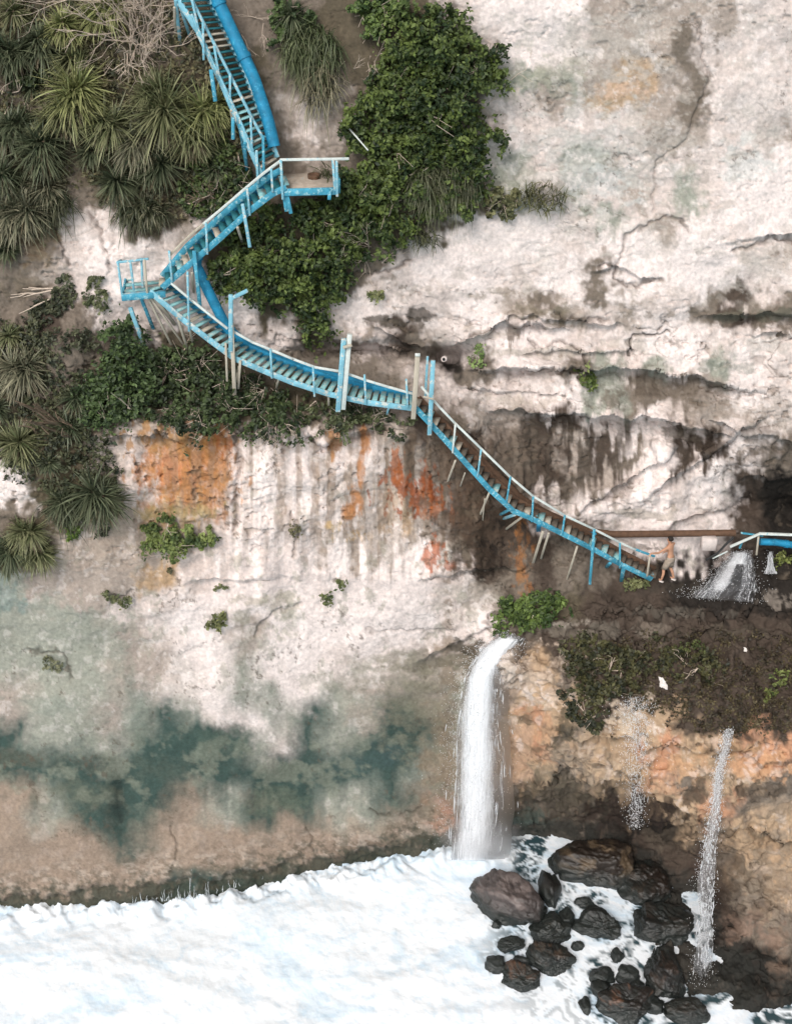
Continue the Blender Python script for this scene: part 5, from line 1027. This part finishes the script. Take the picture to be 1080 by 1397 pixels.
# ------------------------------------------------------------------ the walking man
def person():
    g = T(909, 792, 0)[0]; gz = g[2]; base = np.array([g[0], g[1] - .05, gz])
    fl_ = T(901, 793, .0)[0]; fr_ = T(918, 792, .0)[0]
    fl = np.array([fl_[0], fl_[1] - .03, fl_[2] + .09]); fr = np.array([fr_[0], fr_[1] + .02, fr_[2] + .10])
    ctr = (fl + fr) / 2; ctr[2] = max(fl_[2], fr_[2]); H = ctr + [0.0, 0.0, .90]     # pelvis
    f = np.array([-.62, .55, 0.0]); f /= np.linalg.norm(f); s = np.array([f[1], -f[0], 0.0])    # facing / his right side
    up = np.array([0, 0, 1.0]); J = {}; E = []; Rd = {}
    def j(n, p, r_, par=None):
        J[n] = np.array(p, float); Rd[n] = r_
        if par: E.append((par, n))
    lean = f * .05
    j('pel', H, (.125, .10)); j('wst', H + up * .14 + lean * .4, (.118, .088), 'pel'); j('rib', H + up * .30 + lean * 1.0, (.14, .10), 'wst'); j('chs', H + up * .43 + lean * 1.4, (.155, .105), 'rib')
    j('nk', H + up * .53 + lean * 1.8, (.062, .062), 'chs'); j('nk2', H + up * .585 + lean * 2.4, (.054, .056), 'nk')
    hc = H + up * .67 + f * .10 + s * -.02; j('hd0', hc - up * .03, (.072, .08), 'nk2'); j('hd1', hc + up * .055, (.082, .094), 'hd0'); j('hd2', hc + up * .12, (.058, .068), 'hd1')
    hand = at(885.5, 757.0, 1.88)     # grips the end of the handrail
    for sg, nm in ((-1, 'l'), (1, 'r')):
        sh_ = J['chs'] + s * sg * .17 + up * .035; j(nm + 'sh', sh_, (.062, .062), 'chs')
        if sg < 0:
            el = sh_ * .5 + hand * .5 + up * -.07; wr = hand + (sh_ - hand) / np.linalg.norm(sh_ - hand) * .11 + up * .03
        else:
            el = sh_ - up * .27 + f * .06 + s * .05; wr = el - up * .16 + f * .17 - s * .03
        j(nm + 'ua', sh_ * .6 + el * .4, (.05, .05), nm + 'sh'); j(nm + 'el', el, (.038, .038), nm + 'ua'); j(nm + 'fa', el * .6 + wr * .4, (.038, .037), nm + 'el'); j(nm + 'wr', wr, (.026, .022), nm + 'fa')
        hd = (hand - wr) if sg < 0 else (f * .6 - up * .6); hd = hd / np.linalg.norm(hd); pm = wr + hd * .075; j(nm + 'pm', pm, (.036, .018), nm + 'wr')
        sd = np.cross(hd, up); sd /= np.linalg.norm(sd)
        for k in range(4):
            o_ = sd * (k - 1.5) * .021; c_ = -up * .012; Lf = (.036, .042, .039, .03)[k]; j(f'{nm}f{k}', pm + o_ + hd * .02, (.0095, .0095), nm + 'pm'); j(f'{nm}g{k}', pm + o_ + hd * (.02 + Lf) + c_, (.009, .009), f'{nm}f{k}'); j(f'{nm}h{k}', pm + o_ + hd * (.03 + Lf) - up * (.012 + Lf * .8), (.0075, .0075), f'{nm}g{k}')
        th = wr + hd * .035 + sd * .035 * -sg; j(nm + 't0', th, (.011, .011), nm + 'wr'); j(nm + 't1', th + hd * .035 + sd * .012 * -sg - up * .01, (.009, .009), nm + 't0')
    for sg, nm, ft, kf in ((-1, 'L', fl, .06), (1, 'R', fr, .10)):
        hp = H + s * sg * .085 - up * .05; j(nm + 'hp', hp, (.092, .092), 'pel'); kn = hp * .48 + (ft + up * .0) * .52 + f * kf; j(nm + 'th', hp * .6 + kn * .4 + f * .01, (.08, .08), nm + 'hp'); j(nm + 'kn', kn, (.052, .055), nm + 'th')
        j(nm + 'cf', kn * .66 + ft * .34 - f * .025, (.054, .056), nm + 'kn'); j(nm + 'an', ft + up * .0, (.034, .036), nm + 'cf'); j(nm + 'ft', ft - up * .045 + f * .09, (.038, .028), nm + 'an'); j(nm + 'to', ft - up * .055 + f * .16, (.032, .02), nm + 'ft')
    names = list(J); org = ctr.copy(); me = bpy.data.meshes.new('person'); me.from_pydata([tuple(J[n_] - org) for n_ in names], [(names.index(a), names.index(b_)) for a, b_ in E], []); o = bpy.data.objects.new('person', me); COL.objects.link(o); o.location = Vector(org)
    sk = o.modifiers.new('skin', 'SKIN'); sk.use_smooth_shade = True
    if not me.skin_vertices: me.attributes  # created by the modifier
    sv = me.skin_vertices[0].data if len(me.skin_vertices) else None
    if sv is None:
        bpy.context.view_layer.objects.active = o; o.select_set(True); bpy.ops.mesh.customdata_skin_add(); sv = me.skin_vertices[0].data
    for i_, n_ in enumerate(names): sv[i_].radius = Rd[n_]; sv[i_].use_root = (n_ == 'pel')
    sb = o.modifiers.new('sub', 'SUBSURF'); sb.levels = 2; sb.render_levels = 2
    sm_ = mat('skin', lin((196, 148, 120)), .55, noise=(6, .1)); me.materials.append(sm_)
    tag(o, 'shirtless man in khaki shorts walking left on the ledge, hand on the rail', 'person')
    # shorts
    mb = MB(); an = np.linspace(0, 2 * np.pi, 25)[:-1]
    def ringp(c, a_, b_, ax=up): return [c + s * math.cos(t) * a_ + f * math.sin(t) * b_ + (up * .006 * math.sin(t * 5)) for t in an]
    def loft(rings, c=(.5, .5, .5)):
        v = [q for r__ in rings for q in r__]; n_ = 24; fcs = [[k * n_ + i_, k * n_ + (i_ + 1) % n_, (k + 1) * n_ + (i_ + 1) % n_, (k + 1) * n_ + i_] for k in range(len(rings) - 1) for i_ in range(n_)]; mb.add(np.array(v), fcs, c)
    loft([ringp(H + up * .08, .145, .112), ringp(H + up * .02, .165, .13), ringp(H - up * .06, .178, .135), ringp(H - up * .12, .17, .13)])
    for nm, sg in (('L', -1), ('R', 1)):
        hp, kn = J[nm + 'hp'], J[nm + 'kn']; loft([ringp(hp + up * .03, .10, .118), ringp(hp * .8 + kn * .2, .108, .118), ringp(hp * .5 + kn * .5, .10, .105), ringp(hp * .16 + kn * .84, .098, .1)])
    so = mb.build('shorts', mat('khaki_cloth', lin((156, 142, 128)), .9, noise=(9, .15)), smooth=True); so.parent = o; so.matrix_parent_inverse = Matrix.Translation(-Vector(org)); sd_ = so.modifiers.new('s', 'SOLIDIFY'); sd_.thickness = .006
    # hair
    v, fc = ICO4; hv = v * np.array([1, 1, 1.0]); n_ = .06 * fbm2(v[:, 0] * 5 + v[:, 1] * 3, v[:, 2] * 5, 3, 5); rad = 1 + n_
    hp = hc + up * .075 - f * .012; hv = hp + (v[:, :1] * s * .096 + v[:, 1:2] * f * .108 + v[:, 2:] * up * .092) * rad[:, None]
    keep = ~((v[:, 1] > .35) & (v[:, 2] < .35)) & (v[:, 2] > -.72); fk = fc[keep[fc].all(1)]
    mb = MB(); mb.add(hv, fk); ho = mb.build('hair', mat('dark_hair', (.02, .014, .011), .7), smooth=True); ho.parent = o; ho.matrix_parent_inverse = Matrix.Translation(-Vector(org))
    # face: nose, eyes, mouth, ears
    def bump_(c, a_, b_, h_, nm, m_):
        mb = MB(); mb.add(c + v[:, :1] * s * a_ + v[:, 1:2] * f * b_ + v[:, 2:] * up * h_, fc); q = mb.build(nm, m_, smooth=True); q.parent = o; q.matrix_parent_inverse = Matrix.Translation(-Vector(org))
    ew = mat('eye', (.05, .04, .03), .2)
    bump_(hc + f * .098 + up * .01, .012, .02, .022, 'nose', sm_); bump_(hc + f * .088 - up * .035, .022, .01, .006, 'mouth', mat('lips', lin((150, 84, 74)), .5))
    for sg in (-1, 1): bump_(hc + f * .085 + s * sg * .03 + up * .035, .012, .008, .007, 'eye', ew); bump_(hc + s * sg * .083 + up * .015, .012, .02, .032, 'ear', sm_)
    for ft in (fl, fr):
        c = ft - up * .075 + f * .05; q = [c + s * a * .05 + f * b_ * .13 + up * h for h in (-.012, .012) for a, b_ in ((-.8, -1), (.8, -1), (1, .5), (.5, 1), (-.5, 1), (-1, .5))]
        mb = MB(); mb.add(q, [[0, 1, 7, 6], [1, 2, 8, 7], [2, 3, 9, 8], [3, 4, 10, 9], [4, 5, 11, 10], [5, 0, 6, 11], [6, 7, 8, 9], [6, 9, 10, 11], [3, 2, 1, 0], [5, 4, 3, 0]]); q = mb.build('sandal', M['white']); q.parent = o; q.matrix_parent_inverse = Matrix.Translation(-Vector(org))
person()
